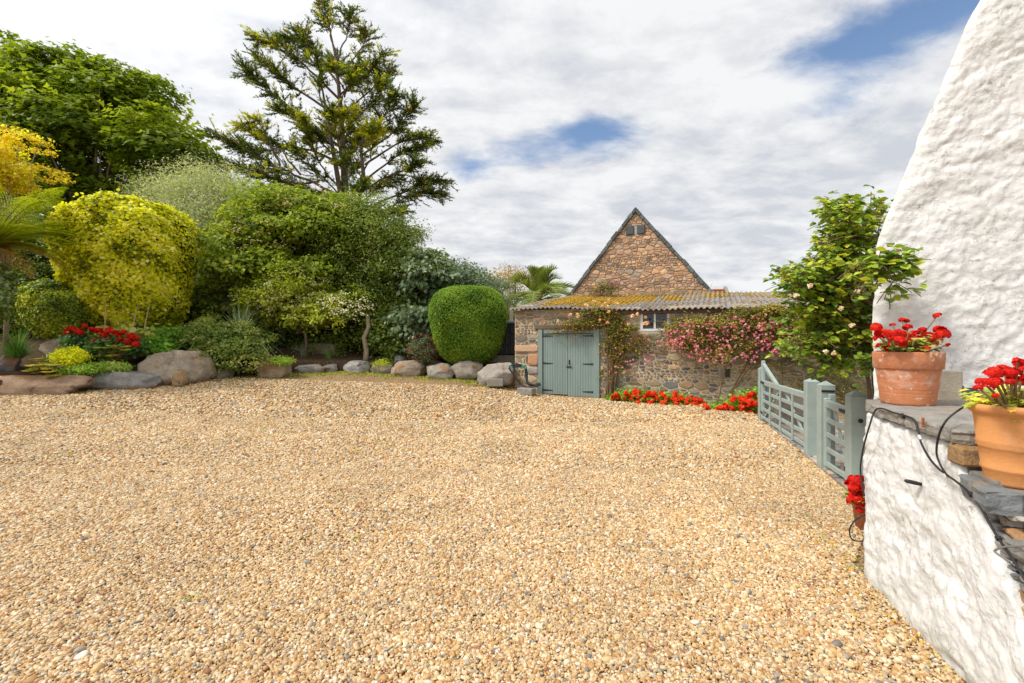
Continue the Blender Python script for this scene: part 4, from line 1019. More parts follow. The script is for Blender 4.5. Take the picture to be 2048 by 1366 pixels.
el = [o for o in bpy.data.objects if o.name == 'elder_tree'][0]
scatter_flowers(el, [(600, 480, 17.8, 110, 75, 1.8), (520, 500, 17.4, 75, 70, 1.5), (650, 430, 17.8, 85, 40, 1.4), (490, 560, 17.2, 55, 60, 1.3)], 110, .09, [(.55, .48, .25), (.65, .60, .38), (.5, .38, .2)], per=14, spread=.13, up=1.5)

# japanese maple, orange-yellow
tree('maple_tree', 'small maple with golden orange leaves at the left edge', 10, 12,
     [(20, 330, 12, 85, 45, 1), (70, 330, 12, 50, 26, .7), (-50, 330, 12, 90, 60, 1), (30, 285, 12, 45, 18, .6), (60, 370, 12, 45, 20, .6), (-10, 370, 12, 70, 35, .8)],
     760, 24, .26, .07, [(.36, .44, .04), (.50, .54, .04), (.64, .58, .05), (.70, .50, .05), (.30, .38, .04), (.66, .38, .06)], 'star', r0=.06, bark=M_barkp, squash=.35, ntar=22, up=.9, bsize=1.5, outw=.4)

# clipped shapes
def clipped(name, label, px, py, D, hw, hh, dep, n, size, pal, shape, m, taper=.15, ex=3.2, sprig=.05, bump=.05, cat='bush', out=1.0, core_m=None, flat_top=0, stray=.04):
    c = np.array(P(px, py, D)); (rx, dep), rz = widths(px, hw, D, dep), hh / F * D; x, y = c[0], c[1]; zb = bed(px, D)
    t = thing(name, label, cat, (x, y, zb))
    d = sphere(n); d[:, 1] = np.where(rng.random(n) < .45, -np.abs(d[:, 1]), d[:, 1])
    r = (np.abs(d) ** ex).sum(1) ** (-1 / ex); p = d * r[:, None]
    f = 1 + bump * (np.sin(p[:, 0] * 5 + 1) * np.sin(p[:, 2] * 4.1 + p[:, 1] * 3) + .6 * np.sin(p[:, 0] * 11 + p[:, 2] * 9) * np.sin(p[:, 1] * 8 + p[:, 2] * 12))
    dep_ = 1 - sprig * rng.random(n) ** 1.2 + np.where(rng.random(n) < stray, rng.uniform(0, .06, n), 0) 
    p = p * (f * dep_)[:, None]; tp = 1 + taper * np.clip(p[:, 2], -1, .2) 
    p[:, 0] *= tp; p[:, 1] *= tp
    pos = c + p * np.array([rx, dep, rz])
    ck = np.clip(.5 + .28 * (np.sin(pos[:, 0] * 4.2 + pos[:, 2] * 3.1) + np.sin(pos[:, 2] * 6.3 - pos[:, 0] * 2.9 + pos[:, 1] * 3)) / 2 + rng.normal(0, .27, n), 0, .999)
    nor = d * out + rng.normal(0, .5, (n, 3)) + np.array([0, 0, .35]); dr = rng.normal(0, .6, (n, 3)) + d * .7 + np.array([0, 0, .3])
    leaves('foliage', pos, nor, dr, size * rng.uniform(.65, 1.25, n), pal_pick(pal, n, .15, ck), shape, m, t)
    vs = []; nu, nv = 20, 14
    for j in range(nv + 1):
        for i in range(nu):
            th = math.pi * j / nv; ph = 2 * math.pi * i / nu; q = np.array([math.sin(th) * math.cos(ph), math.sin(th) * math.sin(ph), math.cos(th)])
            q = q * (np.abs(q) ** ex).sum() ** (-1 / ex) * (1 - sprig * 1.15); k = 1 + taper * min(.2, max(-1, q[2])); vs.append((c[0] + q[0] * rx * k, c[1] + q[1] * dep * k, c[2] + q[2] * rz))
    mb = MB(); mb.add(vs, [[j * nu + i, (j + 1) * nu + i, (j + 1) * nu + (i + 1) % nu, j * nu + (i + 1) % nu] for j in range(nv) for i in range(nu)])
    mb.build('inner_shade_hull', core_m or M_innershade, t, smooth=True)  # solid dark hull behind the leaves, painted as the shaded interior
    mb = MB()
    for k in range(4):
        mb.tube([(x + (k - 1.5) * .1, y, zb - .1), (x + (k - 1.5) * .2, y + .05, c[2])], [.05, .03], 6)
    mb.build('stem', M_bark, t)
    return t
clipped('euonymus_bush', 'large rounded bush of bright yellow variegated leaves', 264, 532, 14.6, 121, 122, 1.7, 46000, .095,
        [(.06, .09, .012), (.50, .54, .015), (.62, .64, .015), (.72, .73, .02), (.78, .78, .04), (.82, .84, .28)], 'oval', M_leaf, taper=.24, ex=4.2, sprig=.08, bump=.06, stray=.06)
clipped('clipped_bush', 'neatly clipped fresh green barrel-shaped bush beside the shed', 938, 652, 15.9, 73, 77, 1.25, 60000, .052,
        [(.036, .085, .012), (.055, .115, .015), (.08, .15, .02), (.11, .18, .025)], 'dia', M_leaf, taper=.22, ex=3.4, sprig=.05, bump=.025, stray=.02)
clipped('evergreen_mound', 'rounded mid-green bush in front of the yellow variegated one', 118, 618, 13.6, 88, 57, 1.1, 26000, .07,
        [(.02, .05, .012), (.06, .11, .012), (.12, .18, .015), (.18, .24, .02), (.24, .28, .04)], 'dia', M_gloss, taper=.1, ex=2.3, sprig=.12, bump=.07)
clipped('laurel_bush', 'pale glossy-leaved bush cut by the left edge of the view', -30, 585, 11.3, 62, 70, .8, 6000, .10,
        [(.04, .08, .02), (.07, .12, .04), (.12, .18, .07), (.2, .25, .16)], 'oval', M_gloss, taper=.1, ex=2.2, sprig=.2, bump=.1)
# loose pale shrub at the front
ls = tree('cotoneaster_shrub', 'loose mound of small pale leaves spilling over the boulders', 450, 14.5,
     [(450, 692, 14.5, 72, 36, .9), (415, 690, 14.5, 45, 34, .8), (485, 700, 14.4, 45, 36, .8), (455, 720, 14.2, 55, 24, .6), (445, 665, 14.6, 50, 22, .7)],
     1000, 20, .24, .068, [(.03, .06, .014), (.06, .10, .03), (.10, .15, .05), (.17, .21, .10), (.2, .2, .07)], 'oval', r0=.04, bark=M_twig, cat='shrub', shell=.5, core=.7, ntar=8)

# red geraniums, head by head
def floret_head(nm, r, n, petal, col_=((.62, .012, .008), (.72, .03, .01), (.50, .008, .01))):
    c = nrm(rng.normal(size=(n, 3))); c[:, 2] = np.abs(c[:, 2]) * 1.0 - .15; c = nrm(c); pos0 = c * r * np.array([1, 1, .62]); P_, Nn, Dd = [], [], []
    for i in range(n):
        nn = Vector(c[i]); a = nn.orthogonal().normalized(); b = nn.cross(a); ph = random.random() * 6
        for k in range(5):
            an = ph + k * 2 * math.pi / 5; d = a * math.cos(an) + b * math.sin(an)
            P_.append(pos0[i]); Nn.append(tuple(nn + d * .25)); Dd.append(tuple(d + nn * random.uniform(.0, .5)))
    P_ = np.array(P_); k = len(P_); o = leaves('flower_head', P_, np.array(Nn), np.array(Dd), petal * rng.uniform(.8, 1.2, k), pal_pick(col_, k, .15), 'wide', M_petal, None, None)
    me = o.data; bpy.data.objects.remove(o); return me
def put(me, name, loc, parent, s=1.0):
    o = bpy.data.objects.new(name, me); col.objects.link(o); o.parent = parent; o.location = Vector(loc) - wloc(parent)
    o.rotation_euler = (random.uniform(-.5, .5), random.uniform(-.5, .5), random.uniform(0, 6)); o.scale = (s, s, s); return o
HEAD = [floret_head('h', .055, 18, .032) for _ in range(3)]
BHEAD = [floret_head('h', .075, 12, .07) for _ in range(3)]
OHEAD = [floret_head('h', .05, 9, .06, ((.75, .05, .012), (.85, .09, .02), (.65, .03, .01))) for _ in range(3)]
gb = thing('geranium_plant', 'dark red geraniums flowering in the border before the yellow bush', 'geranium', (XD(210, 13), 13, bed(210, 13)))
crown('foliage', lobes_px([(170, 680, 13.1, 38, 14, .4), (225, 695, 13, 45, 18, .5), (265, 690, 13, 25, 14, .4)]), 260, 14, .22, .09, [(.04, .10, .03), (.07, .15, .05), (.10, .2, .07)], 'wide', M_leaf, gb)
for (x, y) in [(135, 660), (136, 666), (143, 657), (156, 662), (161, 664), (169, 651), (183, 658), (188, 660), (197, 661), (206, 672), (218, 659), (210, 668), (215, 664), (229, 664), (233, 666), (205, 678), (215, 677), (238, 672), (241, 681), (257, 675), (262, 681), (267, 676), (272, 675), (225, 686), (234, 688), (259, 688), (182, 697), (200, 699), (247, 665), (188, 683), (210, 682), (272, 688), (262, 671), (255, 682)]:
    put(random.choice(BHEAD), 'flower_head', P(x, y, 12.75 + random.uniform(-.1, .1)), gb, random.uniform(.8, 1.2))
def geranium_row(label, pts, D0f, nh, py_off, hmax):
    u_mid = pts[len(pts) // 2]; t = thing('geranium_plant', label, 'geranium', (XD(u_mid[0], D0f(u_mid[0])), D0f(u_mid[0]), 0), 'scarlet geraniums planted at the foot of the shed wall')
    lob = []
    for (x, y0, y1) in pts:
        D = D0f(x); lob.append((x, (y0 + y1) / 2, D, 24, (y1 - y0) / 2, .22))
    crown('foliage', lobes_px(lob), 60 * len(pts), 14, .2, .07, [(.05, .13, .02), (.08, .19, .025), (.12, .25, .03)], 'wide', M_leaf, t, shell=.7)
    for i in range(nh):
        k = random.randrange(len(pts)); x, y0, y1 = pts[k]; D = D0f(x); x += random.uniform(-20, 20)
        put(random.choice(OHEAD), 'flower_head', P(x, random.uniform(y0 - 2, y1 - 3), D - .25 + random.uniform(-.08, .08)), t, random.uniform(.7, 1.25))
DW = lambda px: (14.81 / (1 + .4452 * (px - 1024) / F)) - .45
geranium_row('long low strip of scarlet geraniums right of the shed doors', [(1240, 790, 802), (1265, 782, 804), (1290, 786, 808), (1315, 788, 812), (1340, 788, 816), (1365, 794, 820), (1385, 800, 820)], DW, 105, 0, 1)
geranium_row('taller bushy scarlet geraniums next to the farthest gate post', [(1430, 812, 826), (1455, 808, 830), (1480, 792, 832), (1500, 785, 836), (1512, 782, 836)], lambda p: DW(p) - .55, 62, 0, 1)

# small front-of-border plants
def blades(name, label, px, py, D, n, ln, wd, pal, spread=1.0, cat='grass clump', kind=None, zb=None, arch=1.0):
    c = P(px, py, D); t = thing(name, label, cat, c); V = []; Fc = []; T = []
    for i in range(n):
        a = random.uniform(0, 6.283); l = ln * random.uniform(.55, 1.1); tilt = random.uniform(.15, 1) * spread; h = Vector((math.cos(a), math.sin(a), 0)); s = Vector((-h.y, h.x, 0)) * wd * random.uniform(.7, 1.2)
        b0 = len(V); cl_ = np.array(random.choice(pal)) * random.uniform(.8, 1.2) * 1.7
        for k in range(6):
            f = k / 5; p = c + h * (l * tilt * (f * .6 + .25 * f * f)) + UP * (l * (f * (1.15 - .35 * tilt) - arch * .62 * tilt * f * f)) + h * random.uniform(0, .02); ww = (1 - f ** 2) * (1 if k else .7)
            V += [tuple(p - s * ww), tuple(p + s * ww)]; T += [cl_, cl_]
        for k in range(5): Fc.append([b0 + 2 * k, b0 + 2 * k + 1, b0 + 2 * k + 3, b0 + 2 * k + 2])
    mesh_np('blades', V, np.array(Fc), M_gloss, t, tint=np.array(T), kind='stuff'); return t
blades('grass_clump', 'arching dark green strap-leaved clump at the left edge', 35, 722, 11.9, 420, .95, .012, [(.05, .12, .02), (.08, .17, .03), (.13, .23, .05)], 1.1)
blades('flax_clump', 'large arching grey striped flax clump behind the pale mound shrub', 482, 700, 15.2, 260, 2.3, .02, [(.14, .2, .12), (.24, .3, .2), (.1, .15, .08), (.4, .45, .33)], 1.1, arch=1.5)
blades('sedge_clump', 'low grey-green sedge under the flowering bush, left one', 605, 732, 16.2, 260, .75, .012, [(.10, .13, .08), (.15, .18, .11)], 1.2)
blades('sedge_clump', 'low green sedge under the flowering bush, right one', 655, 732, 16.3, 240, .7, .012, [(.08, .14, .04), (.12, .2, .06)], 1.2)
blades('grass_tuft', 'bright green grass tuft beside the dark soil left of the mound bush', 70, 650, 13.2, 80, .6, .012, [(.10, .22, .03), (.15, .28, .04)], .8)
def lowplant(name, label, px, py, D, rx, ry, dep, n, size, pal, shape='dia', m=M_leaf, cat='plant', flowers=None):
    t = thing(name, label, cat, P(px, py + ry, D)); crown('foliage', lobes_px([(px, py, D, rx, ry, dep)]), int(n * .8), 14, .13, size * 1.3, pal, shape, m, t, shell=.7)
    if flowers: scatter_flowers(t, [(px, py, D, rx, ry, dep)], *flowers)
    return t
lowplant('lady_mantle_plant', 'lime yellow frothy flowering plant near the front boulders', 140, 712, 11.9, 34, 14, .35, 260, .045, [(.42, .46, .02), (.52, .54, .03), (.30, .40, .03)])
lowplant('groundcover_plant', 'low bright green leafy mat behind the grey front boulder, left half', 160, 739, 12.0, 36, 9, .3, 260, .045, [(.10, .2, .03), (.15, .27, .05), (.25, .34, .15)])
lowplant('groundcover_plant', 'low green leafy mat behind the grey front boulder, right half', 222, 734, 12.3, 38, 8, .3, 260, .045, [(.08, .16, .03), (.13, .22, .05), (.22, .28, .12)])
lowplant('strawberry_plant', 'fresh green leafy perennials between geraniums and big boulder', 310, 690, 13.8, 42, 16, .5, 330, .08, [(.07, .16, .03), (.11, .24, .04), (.17, .3, .08)], 'wide')
lowplant('perennial_plant', 'light green foliage plant behind the big boulder', 345, 675, 14.2, 38, 20, .5, 260, .08, [(.06, .12, .03), (.1, .2, .04)], 'wide')
def rosette(name, label, px, py, D, nw, s, pal):
    t = thing(name, label, 'plant', P(px, py + 8, D)); pos, no, dr = [], [], []
    for i in range(nw):
        c = np.array(P(px + random.uniform(-34, 34) * s, py + random.uniform(-22, 22) * s, D + random.uniform(-.3, .3)))
        for k in range(9):
            an = k * .698 + random.random(); d = np.array([math.cos(an), math.sin(an), random.uniform(-.1, .5)]); pos.append(c); dr.append(d); no.append(np.array([0, -.1, 1]) - d * .2)
    k = len(pos); leaves('foliage', np.array(pos), np.array(no), np.array(dr), .17 * rng.uniform(.7, 1.15, k), pal_pick(pal, k, .15), 'dia', M_gloss, t)
    mb = MB(); b = P(px, py + 25 * s, D)
    for i in range(0, k, 9): mb.tube([tuple(b), tuple(pos[i])], [.012, .006], 5)
    mb.build('stem', M_twig, t); return t
rosette('rhododendron_plant', 'small yellowish rhododendron with whorled leaves beside the strap-leaved clump', 85, 738, 11.6, 26, .9, [(.12, .18, .04), (.2, .25, .06), (.30, .28, .06)])
rosette('rhododendron_plant', 'small rhododendron with yellow and orange leaves in front of the geraniums', 225, 705, 12.6, 22, .85, [(.14, .2, .04), (.26, .28, .06), (.38, .22, .06)])
lowplant('trailing_plant', 'trailing green plant draped over the square brown boulder', 560, 722, 14.5, 28, 7, .3, 150, .04, [(.09, .17, .03), (.15, .24, .05)])
fu = lowplant('fuchsia_shrub', 'small fuchsia with dangling crimson flowers left of the clipped bush', 852, 698, 15.7, 32, 28, .5, 260, .055, [(.07, .09, .05), (.10, .14, .07), (.16, .12, .08)], cat='shrub', flowers=(70, .07, [(.45, .02, .05), (.35, .01, .04)], 'thin', M_petal, 'flowers', 4, .03))
lowplant('fern_plant', 'small yellow-green ferny plant on the soil by the brown boulder', 765, 728, 15.9, 16, 10, .2, 60, .06, [(.16, .24, .03), (.24, .3, .05)], 'thin')
# tall weedy spires
for (px, lab) in [(212, 'tall dried mullein spike in front of the yellow bush'), (262, 'thin mauve-tipped spire, middle of three before the yellow bush'), (285, 'thin mauve-tipped spire nearest the big boulder')]:
    t = thing('flower_spire', lab, 'plant', P(px, 690, 13.2)); mb = MB(); x1_ = px + (0 if px == 212 else 14)
    mb.tube([P(px, 690, 13.2), P((px + x1_) / 2 - 2, 650, 13.2), P(x1_, 590 if px == 212 else 608, 13.2)], [.02, .014, .006], 6); mb.build('stem', M_straw, t)
    crown('foliage', lobes_px([(px, 665, 13.2, 12, 14, .2)]), 14, 5, .2, .17, [(.16, .2, .09), (.2, .24, .12)], 'oval', M_leaf, t)
# tree fern
def fern(px, py, D, n, ln):
    t = thing('tree_fern', 'tree fern with glowing lime green fronds at the left edge', 'tree fern', P(px, 660, D)); c = Vector(P(px, py, D)); pos, no, dr, sz, tn_ = [], [], [], [], []; mb = MB()
    for i in range(n):
        a = random.uniform(0, 6.283); h = Vector((math.cos(a), math.sin(a) * .8, 0)); l = ln * random.uniform(.75, 1.15); up_ = random.uniform(.5, 1.25) if i < n * .88 else random.uniform(.1, .5); pts = []
        for k in range(15):
            f = k / 14; pts.append(c + h * l * (f * .85) + UP * l * (up_ * f - .55 * f * f))
        mb.tube(pts, [.014 * (1 - .8 * k / 14) for k in range(15)], 5); dry = i > n * .88
        for k in range(44):
            f = .1 + .9 * k / 44; j = f * 14; j0 = min(13, int(j)); p = pts[j0].lerp(pts[j0 + 1], j - j0); tg = (pts[j0 + 1] - pts[j0]).normalized(); sd = tg.cross(UP).normalized(); wdt = l * .20 * math.sin(min(1, f * 1.05) * math.pi * .86 + .32)
            for sg in (-1, 1):
                d1 = (sd * sg + tg * .35 - UP * .12).normalized()
                # pinna of small leaflets
                for q in range(9):
                    g = (q + .5) / 9; pp_ = p + d1 * wdt * g
                    for s2 in (-1, 1):
                        pos.append(tuple(pp_)); dr.append(tuple(tg * s2 + d1 * .5)); no.append(tuple(UP + Vector((random.uniform(-.2, .2), random.uniform(-.2, .2), 0)))); sz.append(.06 * (1 - .6 * g) * l / 1.6)
                        tn_.append((.42, .28, .10) if dry else random.choice([(.30, .40, .02), (.38, .46, .03), (.46, .52, .04)]))
    k = len(pos); leaves('fronds', np.array(pos), np.array(no), np.array(dr), np.array(sz), np.array(tn_) * rng.uniform(.85, 1.15, (k, 1)), 'tri', leafmat('fern_leaf', .5), t)
    mb.build('frond_rib', surf('fern_rib', (.2, .12, .03), .8), t, smooth=True)
    tr = MB(); tr.tube([P(px, 700, D), P(px, 600, D), c - UP * .05], [.16, .13, .15], 10); tr.build('trunk', M_bark, t, smooth=True)
fern(-20, 500, 11.2, 62, 1.95)

# palm
def palm(px, py, D):
    t = thing('palm_tree', 'date palm with arching feathery fronds behind the shed roof', 'palm tree', P(px, 683, D)); c = Vector(P(px, py, D))
    R = random.Random(3); 
    for i in range(34):
        a = R.uniform(0, 6.283); el_ = R.uniform(.05, 1.45); l = R.uniform(2.2, 2.85); h = Vector((math.cos(a), math.sin(a), 0)); pts = []
        for k in range(13):
            f = k / 12; pts.append(c + h * l * math.cos(el_) * f * (1 - .12 * f) + UP * l * (math.sin(el_) * f - (.42 + .25 * math.cos(el_)) * f * f))
        mb = MB(); mb.tube(pts, [.02 * (1 - .85 * k / 12) for k in range(13)], 5); fr_ = mb.build('frond', M_straw, t)
        pos, no, dr, sz = [], [], [], []
        for k in range(48):
            f = .14 + .86 * k / 48; j = f * 12; j0 = min(11, int(j)); p = pts[j0].lerp(pts[j0 + 1], j - j0); tg = (pts[j0 + 1] - pts[j0]).normalized(); sd = tg.cross(UP)
            sd = sd.normalized() if sd.length > .01 else Vector((1, 0, 0)); nn = sd.cross(tg)
            for sg in (-1, 1): pos.append(tuple(p)); dr.append(tuple(sd * sg + tg * .9 + nn * .35 - UP * .1)); no.append(tuple(nn - sd * sg * .5)); sz.append(.5 * math.sin(min(1, f) * 2.4 + .45) + .06)
        k = len(pos); leaves('leaflets', np.array(pos), np.array(no), np.array(dr), np.array(sz) * rng.uniform(.85, 1.1, k), pal_pick([(.04, .07, .02), (.07, .11, .025), (.11, .15, .04)], k, .15), 'blade', M_gloss, fr_)
    tr = MB(); tr.tube([P(px, 690, D) - UP * 1.5, P(px, 600, D), c], [.28, .24, .2], 12); tr.build('trunk', M_bark, t)
palm(1078, 600, 19.6)
tree('tamarisk_shrub', 'wispy brownish shrub top left of the palm', 1030, 21, [(1025, 575, 21, 28, 30, .8), (1045, 560, 21, 22, 18, .6)], 150, 26, .5, .14, [(.14, .12, .09), (.2, .17, .12)], 'thin', r0=.05, cat='shrub', up=.1, ntar=20, base_z=.5)
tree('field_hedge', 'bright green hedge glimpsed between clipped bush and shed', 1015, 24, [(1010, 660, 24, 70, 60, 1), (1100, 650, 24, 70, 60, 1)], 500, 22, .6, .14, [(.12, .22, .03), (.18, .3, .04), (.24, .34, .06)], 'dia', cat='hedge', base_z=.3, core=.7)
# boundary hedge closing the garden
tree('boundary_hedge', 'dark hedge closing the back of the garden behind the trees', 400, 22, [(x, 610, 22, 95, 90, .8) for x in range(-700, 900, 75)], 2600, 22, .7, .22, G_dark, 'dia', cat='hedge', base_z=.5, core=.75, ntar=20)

# ------------------------------------------------------------------ the big cypress
def cypress():
    D0 = 24.0; base = Vector(P(693, 640, D0)); base.z = .8
    t = thing('cypress_tree', 'tall open conifer with dark ragged branches standing above the garden', 'tree', base)
    R = random.Random(17)
    tr = MB(); T_ = [base, P(693, 440, D0), P(688, 330, D0), P(680, 200, D0), P(672, 120, D0), P(652, 20, D0)]
    tr.tube(T_, [.30, .22, .17, .11, .06, .025], 10); 
    tr.tube([P(693, 470, D0), P(680, 380, D0 - .3), P(657, 250, D0 - .3), P(640, 150, D0)], [.18, .14, .09, .03], 8)
    tr.tube([P(705, 440, D0), P(728, 360, D0 - .6), P(722, 300, D0 - .8), P(735, 230, D0 - .8)], [.15, .11, .08, .03], 8)
    tr.build('trunk', M_bark, t, smooth=True)
    L_ = [ # traced main limbs: list of (px,py), depth drift at the tip
     ([(690, 395), (620, 362), (545, 330), (490, 295), (432, 268)], -1.0), ([(690, 400), (600, 375), (500, 340), (425, 320)], .8), ([(640, 362), (560, 375), (500, 385), (530, 400)], -.8),
     ([(685, 330), (620, 300), (560, 290), (500, 260)], 1.5), ([(688, 300), (620, 250), (560, 200), (520, 165), (490, 135)], -.8), ([(682, 240), (610, 190), (560, 150), (512, 110)], .8),
     ([(680, 200), (620, 140), (570, 95), (508, 72)], -.5), ([(678, 170), (630, 110), (590, 75), (550, 80)], .5), ([(675, 130), (620, 90), (600, 60)], .4),
     ([(672, 110), (660, 60), (650, 30), (642, 2)], 0), ([(675, 120), (690, 80), (697, 50), (700, 28)], .2), ([(675, 150), (710, 115), (735, 75), (732, 68)], .3),
     ([(680, 190), (730, 150), (770, 105)], -.5), ([(685, 230), (740, 180), (785, 135)], .6), ([(688, 260), (730, 220), (760, 190), (770, 165)], -.9),
     ([(722, 300), (760, 250), (785, 200), (790, 190)], -1.2), ([(725, 310), (780, 270), (815, 230), (830, 210)], -1), ([(728, 330), (790, 290), (835, 270), (858, 280)], -.7),
     ([(705, 380), (770, 330), (810, 300), (850, 290)], .8), ([(700, 400), (760, 360), (810, 340), (840, 320)], -1), ([(700, 430), (770, 400), (820, 380), (850, 360), (892, 363)], .3),
     ([(705, 440), (770, 425), (810, 395), (850, 385), (884, 388)], -.6), ([(700, 440), (740, 425), (790, 425), (800, 418)], -1.5), ([(690, 430), (640, 400), (600, 390), (560, 380)], -1.2),
     ([(680, 380), (640, 330), (620, 280), (610, 240)], -1.8), ([(690, 360), (680, 300), (665, 240), (660, 215)], -2.2), ([(690, 340), (640, 280), (590, 240), (555, 215)], -1.8),
     ([(700, 330), (690, 280), (700, 240), (690, 225)], -2), ([(720, 360), (740, 320), (745, 280), (750, 250)], -2), ([(690, 400), (660, 370), (620, 330), (590, 300)], -2),
     ([(660, 250), (640, 190), (640, 150), (630, 110)], -1.2), ([(670, 220), (700, 170), (720, 140)], -1), ([(600, 350), (560, 300), (500, 300), (470, 290)], -.2), ([(560, 330), (540, 290), (520, 240), (480, 250)], .5),
     ([(690, 420), (730, 400), (760, 370), (800, 360)], 1.5), ([(690, 320), (740, 260), (800, 260)], 1.4), ([(600, 370), (560, 360), (530, 350), (480, 340)], -1.5)]
    # a few limbs back and forward so the crown is round
    for k in range(14):
        y0 = R.uniform(120, 400); x1 = 680 + R.uniform(-80, 80) * (y0 / 400 + .3); L_.append(([(688, y0 + 40), ((688 + x1) / 2, y0 + 10), (x1, y0 - 10)], R.choice([-3, 3]) * R.uniform(.5, 1)))
    pos, nor, dr, sz, tn_ = [], [], [], [], []; br = MB()
    for li, (pts, dd) in enumerate(L_):
        m = len(pts); W_ = [Vector(P(px, py, D0 + dd * (k / (m - 1)))) for k, (px, py) in enumerate(pts)]
        # smooth resample
        S = []
        for k in range(m - 1):
            for q in range(5): S.append(W_[k].lerp(W_[k + 1], q / 5) + Vector((R.uniform(-.05, .05),) * 3))
        S.append(W_[-1]); ln = sum((S[i + 1] - S[i]).length for i in range(len(S) - 1))
        br.tube(S, [max(.012, .058 * (1 - i / len(S)) * (ln / 6 + .4)) for i in range(len(S))], 5)
        ht = R.random()
        # secondary branchlets
        ns2 = int(ln * 19)
        for q in range(ns2):
            f = (R.uniform(.28, 1.0)) ** .85; j = f * (len(S) - 1); j0 = min(len(S) - 2, int(j)); p = S[j0].lerp(S[j0 + 1], j - j0); tg = (S[j0 + 1] - S[j0]).normalized()
            sd = Vector((R.uniform(-1, 1), R.uniform(-1, 1), R.uniform(-.45, .5))); d = (tg * .75 + sd * .9).normalized(); l2 = R.uniform(.35, 1.15) * (1.25 - .55 * f)
            e = p + d * l2 - UP * l2 * .12; br.tube([p, p.lerp(e, .5) + UP * .03, e], [.014, .01, .005], 3, cap=False)
            if R.random() < .10: continue
            c0 = R.choice([(.075, .115, .03), (.10, .15, .032), (.14, .20, .035), (.15, .16, .05)])
            if R.random() < .16 or (pts[-1][1] > 215 and pts[-1][1] < 260 and R.random() < .6): c0 = (.44, .46, .03)
            for s in range(int(12 * l2 / .7) + 3):
                g = R.uniform(.15, 1.05); b = p.lerp(e, g); ax_ = (d + Vector((R.uniform(-1, 1), R.uniform(-1, 1), R.uniform(-.5, .7))) * .9).normalized(); l3 = R.uniform(.10, .26)
                nn = 9
                for z in range(nn):
                    h = z / nn; pos.append(tuple(b + ax_ * l3 * h)); dr.append(tuple(ax_ + Vector((R.uniform(-1, 1), R.uniform(-1, 1), R.uniform(-.8, .6))) * .9)); nor.append((R.uniform(-1, 1), R.uniform(-1, 1), 1)); sz.append(R.uniform(.05, .092)); tn_.append(c0)
    k = len(pos); leaves('crown', np.array(pos), np.array(nor), np.array(dr), np.array(sz), np.array(tn_) * rng.uniform(.7, 1.35, (k, 1)), 'spike', M_leaf, t)
    br.build('branch', M_bark, t, kind='stuff'); print('cypress leaves', k)
cypress()

# ------------------------------------------------------------------ boulders
for nd in M_boul.node_tree.nodes:
    if nd.type == 'BUMP': nd.inputs['Distance'].default_value = .07
def boulder(label, px0, px1, pt, pb, D, tint, ex=3.0, depth=None, seed=0, slope=0, tilt=0, rough=.10, name='boulder', sink=.08, grp='boulders edging the gravel'):
    cx = (px0 + px1) / 2; w_ = (px1 - px0) / F * D / 2; zt_ = EYE + (683 - pt) / F * D; zb_ = EYE + (683 - pb) / F * D - sink; h = (zt_ - zb_) / 2; w_, dp = widths(cx, (px1 - px0) / 2, D, depth or max(.18, min(.75, w_ * .75)))
    c = Vector((XD(cx, D), D + dp * .6, (zt_ + zb_) / 2)); import bmesh
    bm = bmesh.new(); bmesh.ops.create_icosphere(bm, subdivisions=4, radius=1); R = random.Random(seed)
    planes = [(Vector((R.uniform(-.5, .5), R.uniform(-.3, .1), 1)).normalized(), R.uniform(.82, .93)), (Vector((R.uniform(-.4, .4), -1, R.uniform(-.1, .6))).normalized(), R.uniform(.8, .92))] + [(Vector((R.uniform(-1, 1), R.uniform(-1, .3), R.uniform(-.2, 1))).normalized(), (R.uniform(.90, 1.15) if ex > 3.2 else R.uniform(.76, .98))) for _ in range(12)]
    for v in bm.verts:
        d = v.co.normalized(); r = (abs(d.x) ** ex + abs(d.y) ** ex + abs(d.z) ** ex) ** (-1 / ex); p = d * r
        for n, k in planes:
            e = p.dot(n) - k
            if e > 0: p -= n * e * .96
        p *= 1 + rough * mnoise.noise(p * 1.7 + Vector((seed * 3.1, 0, 0))) + .06 * mnoise.noise(p * 4 + Vector((seed, 0, 0))) + .045 * mnoise.noise(p * 9) + .03 * mnoise.noise(p * 19)
        q = Vector((p.x * w_ * 1.03, p.y * dp, p.z * h * 1.04)); q.z += slope * q.x; v.co = q
    bm.verts.ensure_lookup_table(); V = np.array([(v.co + c)[:] for v in bm.verts]); Fb = np.array([[v.index for v in f.verts] for f in bm.faces]); bm.free()
    V[:, 2] = np.maximum(V[:, 2], zb_ - .1)
    o = mesh_np(name, V - np.array([c.x, c.y, zb_]), Fb, M_boul, None, tint=np.array(tint) * 1.32, smooth=True); o.location = (c.x, c.y, zb_)
    return tag(o, label, 'boulder' if name == 'boulder' else 'stone', grp)
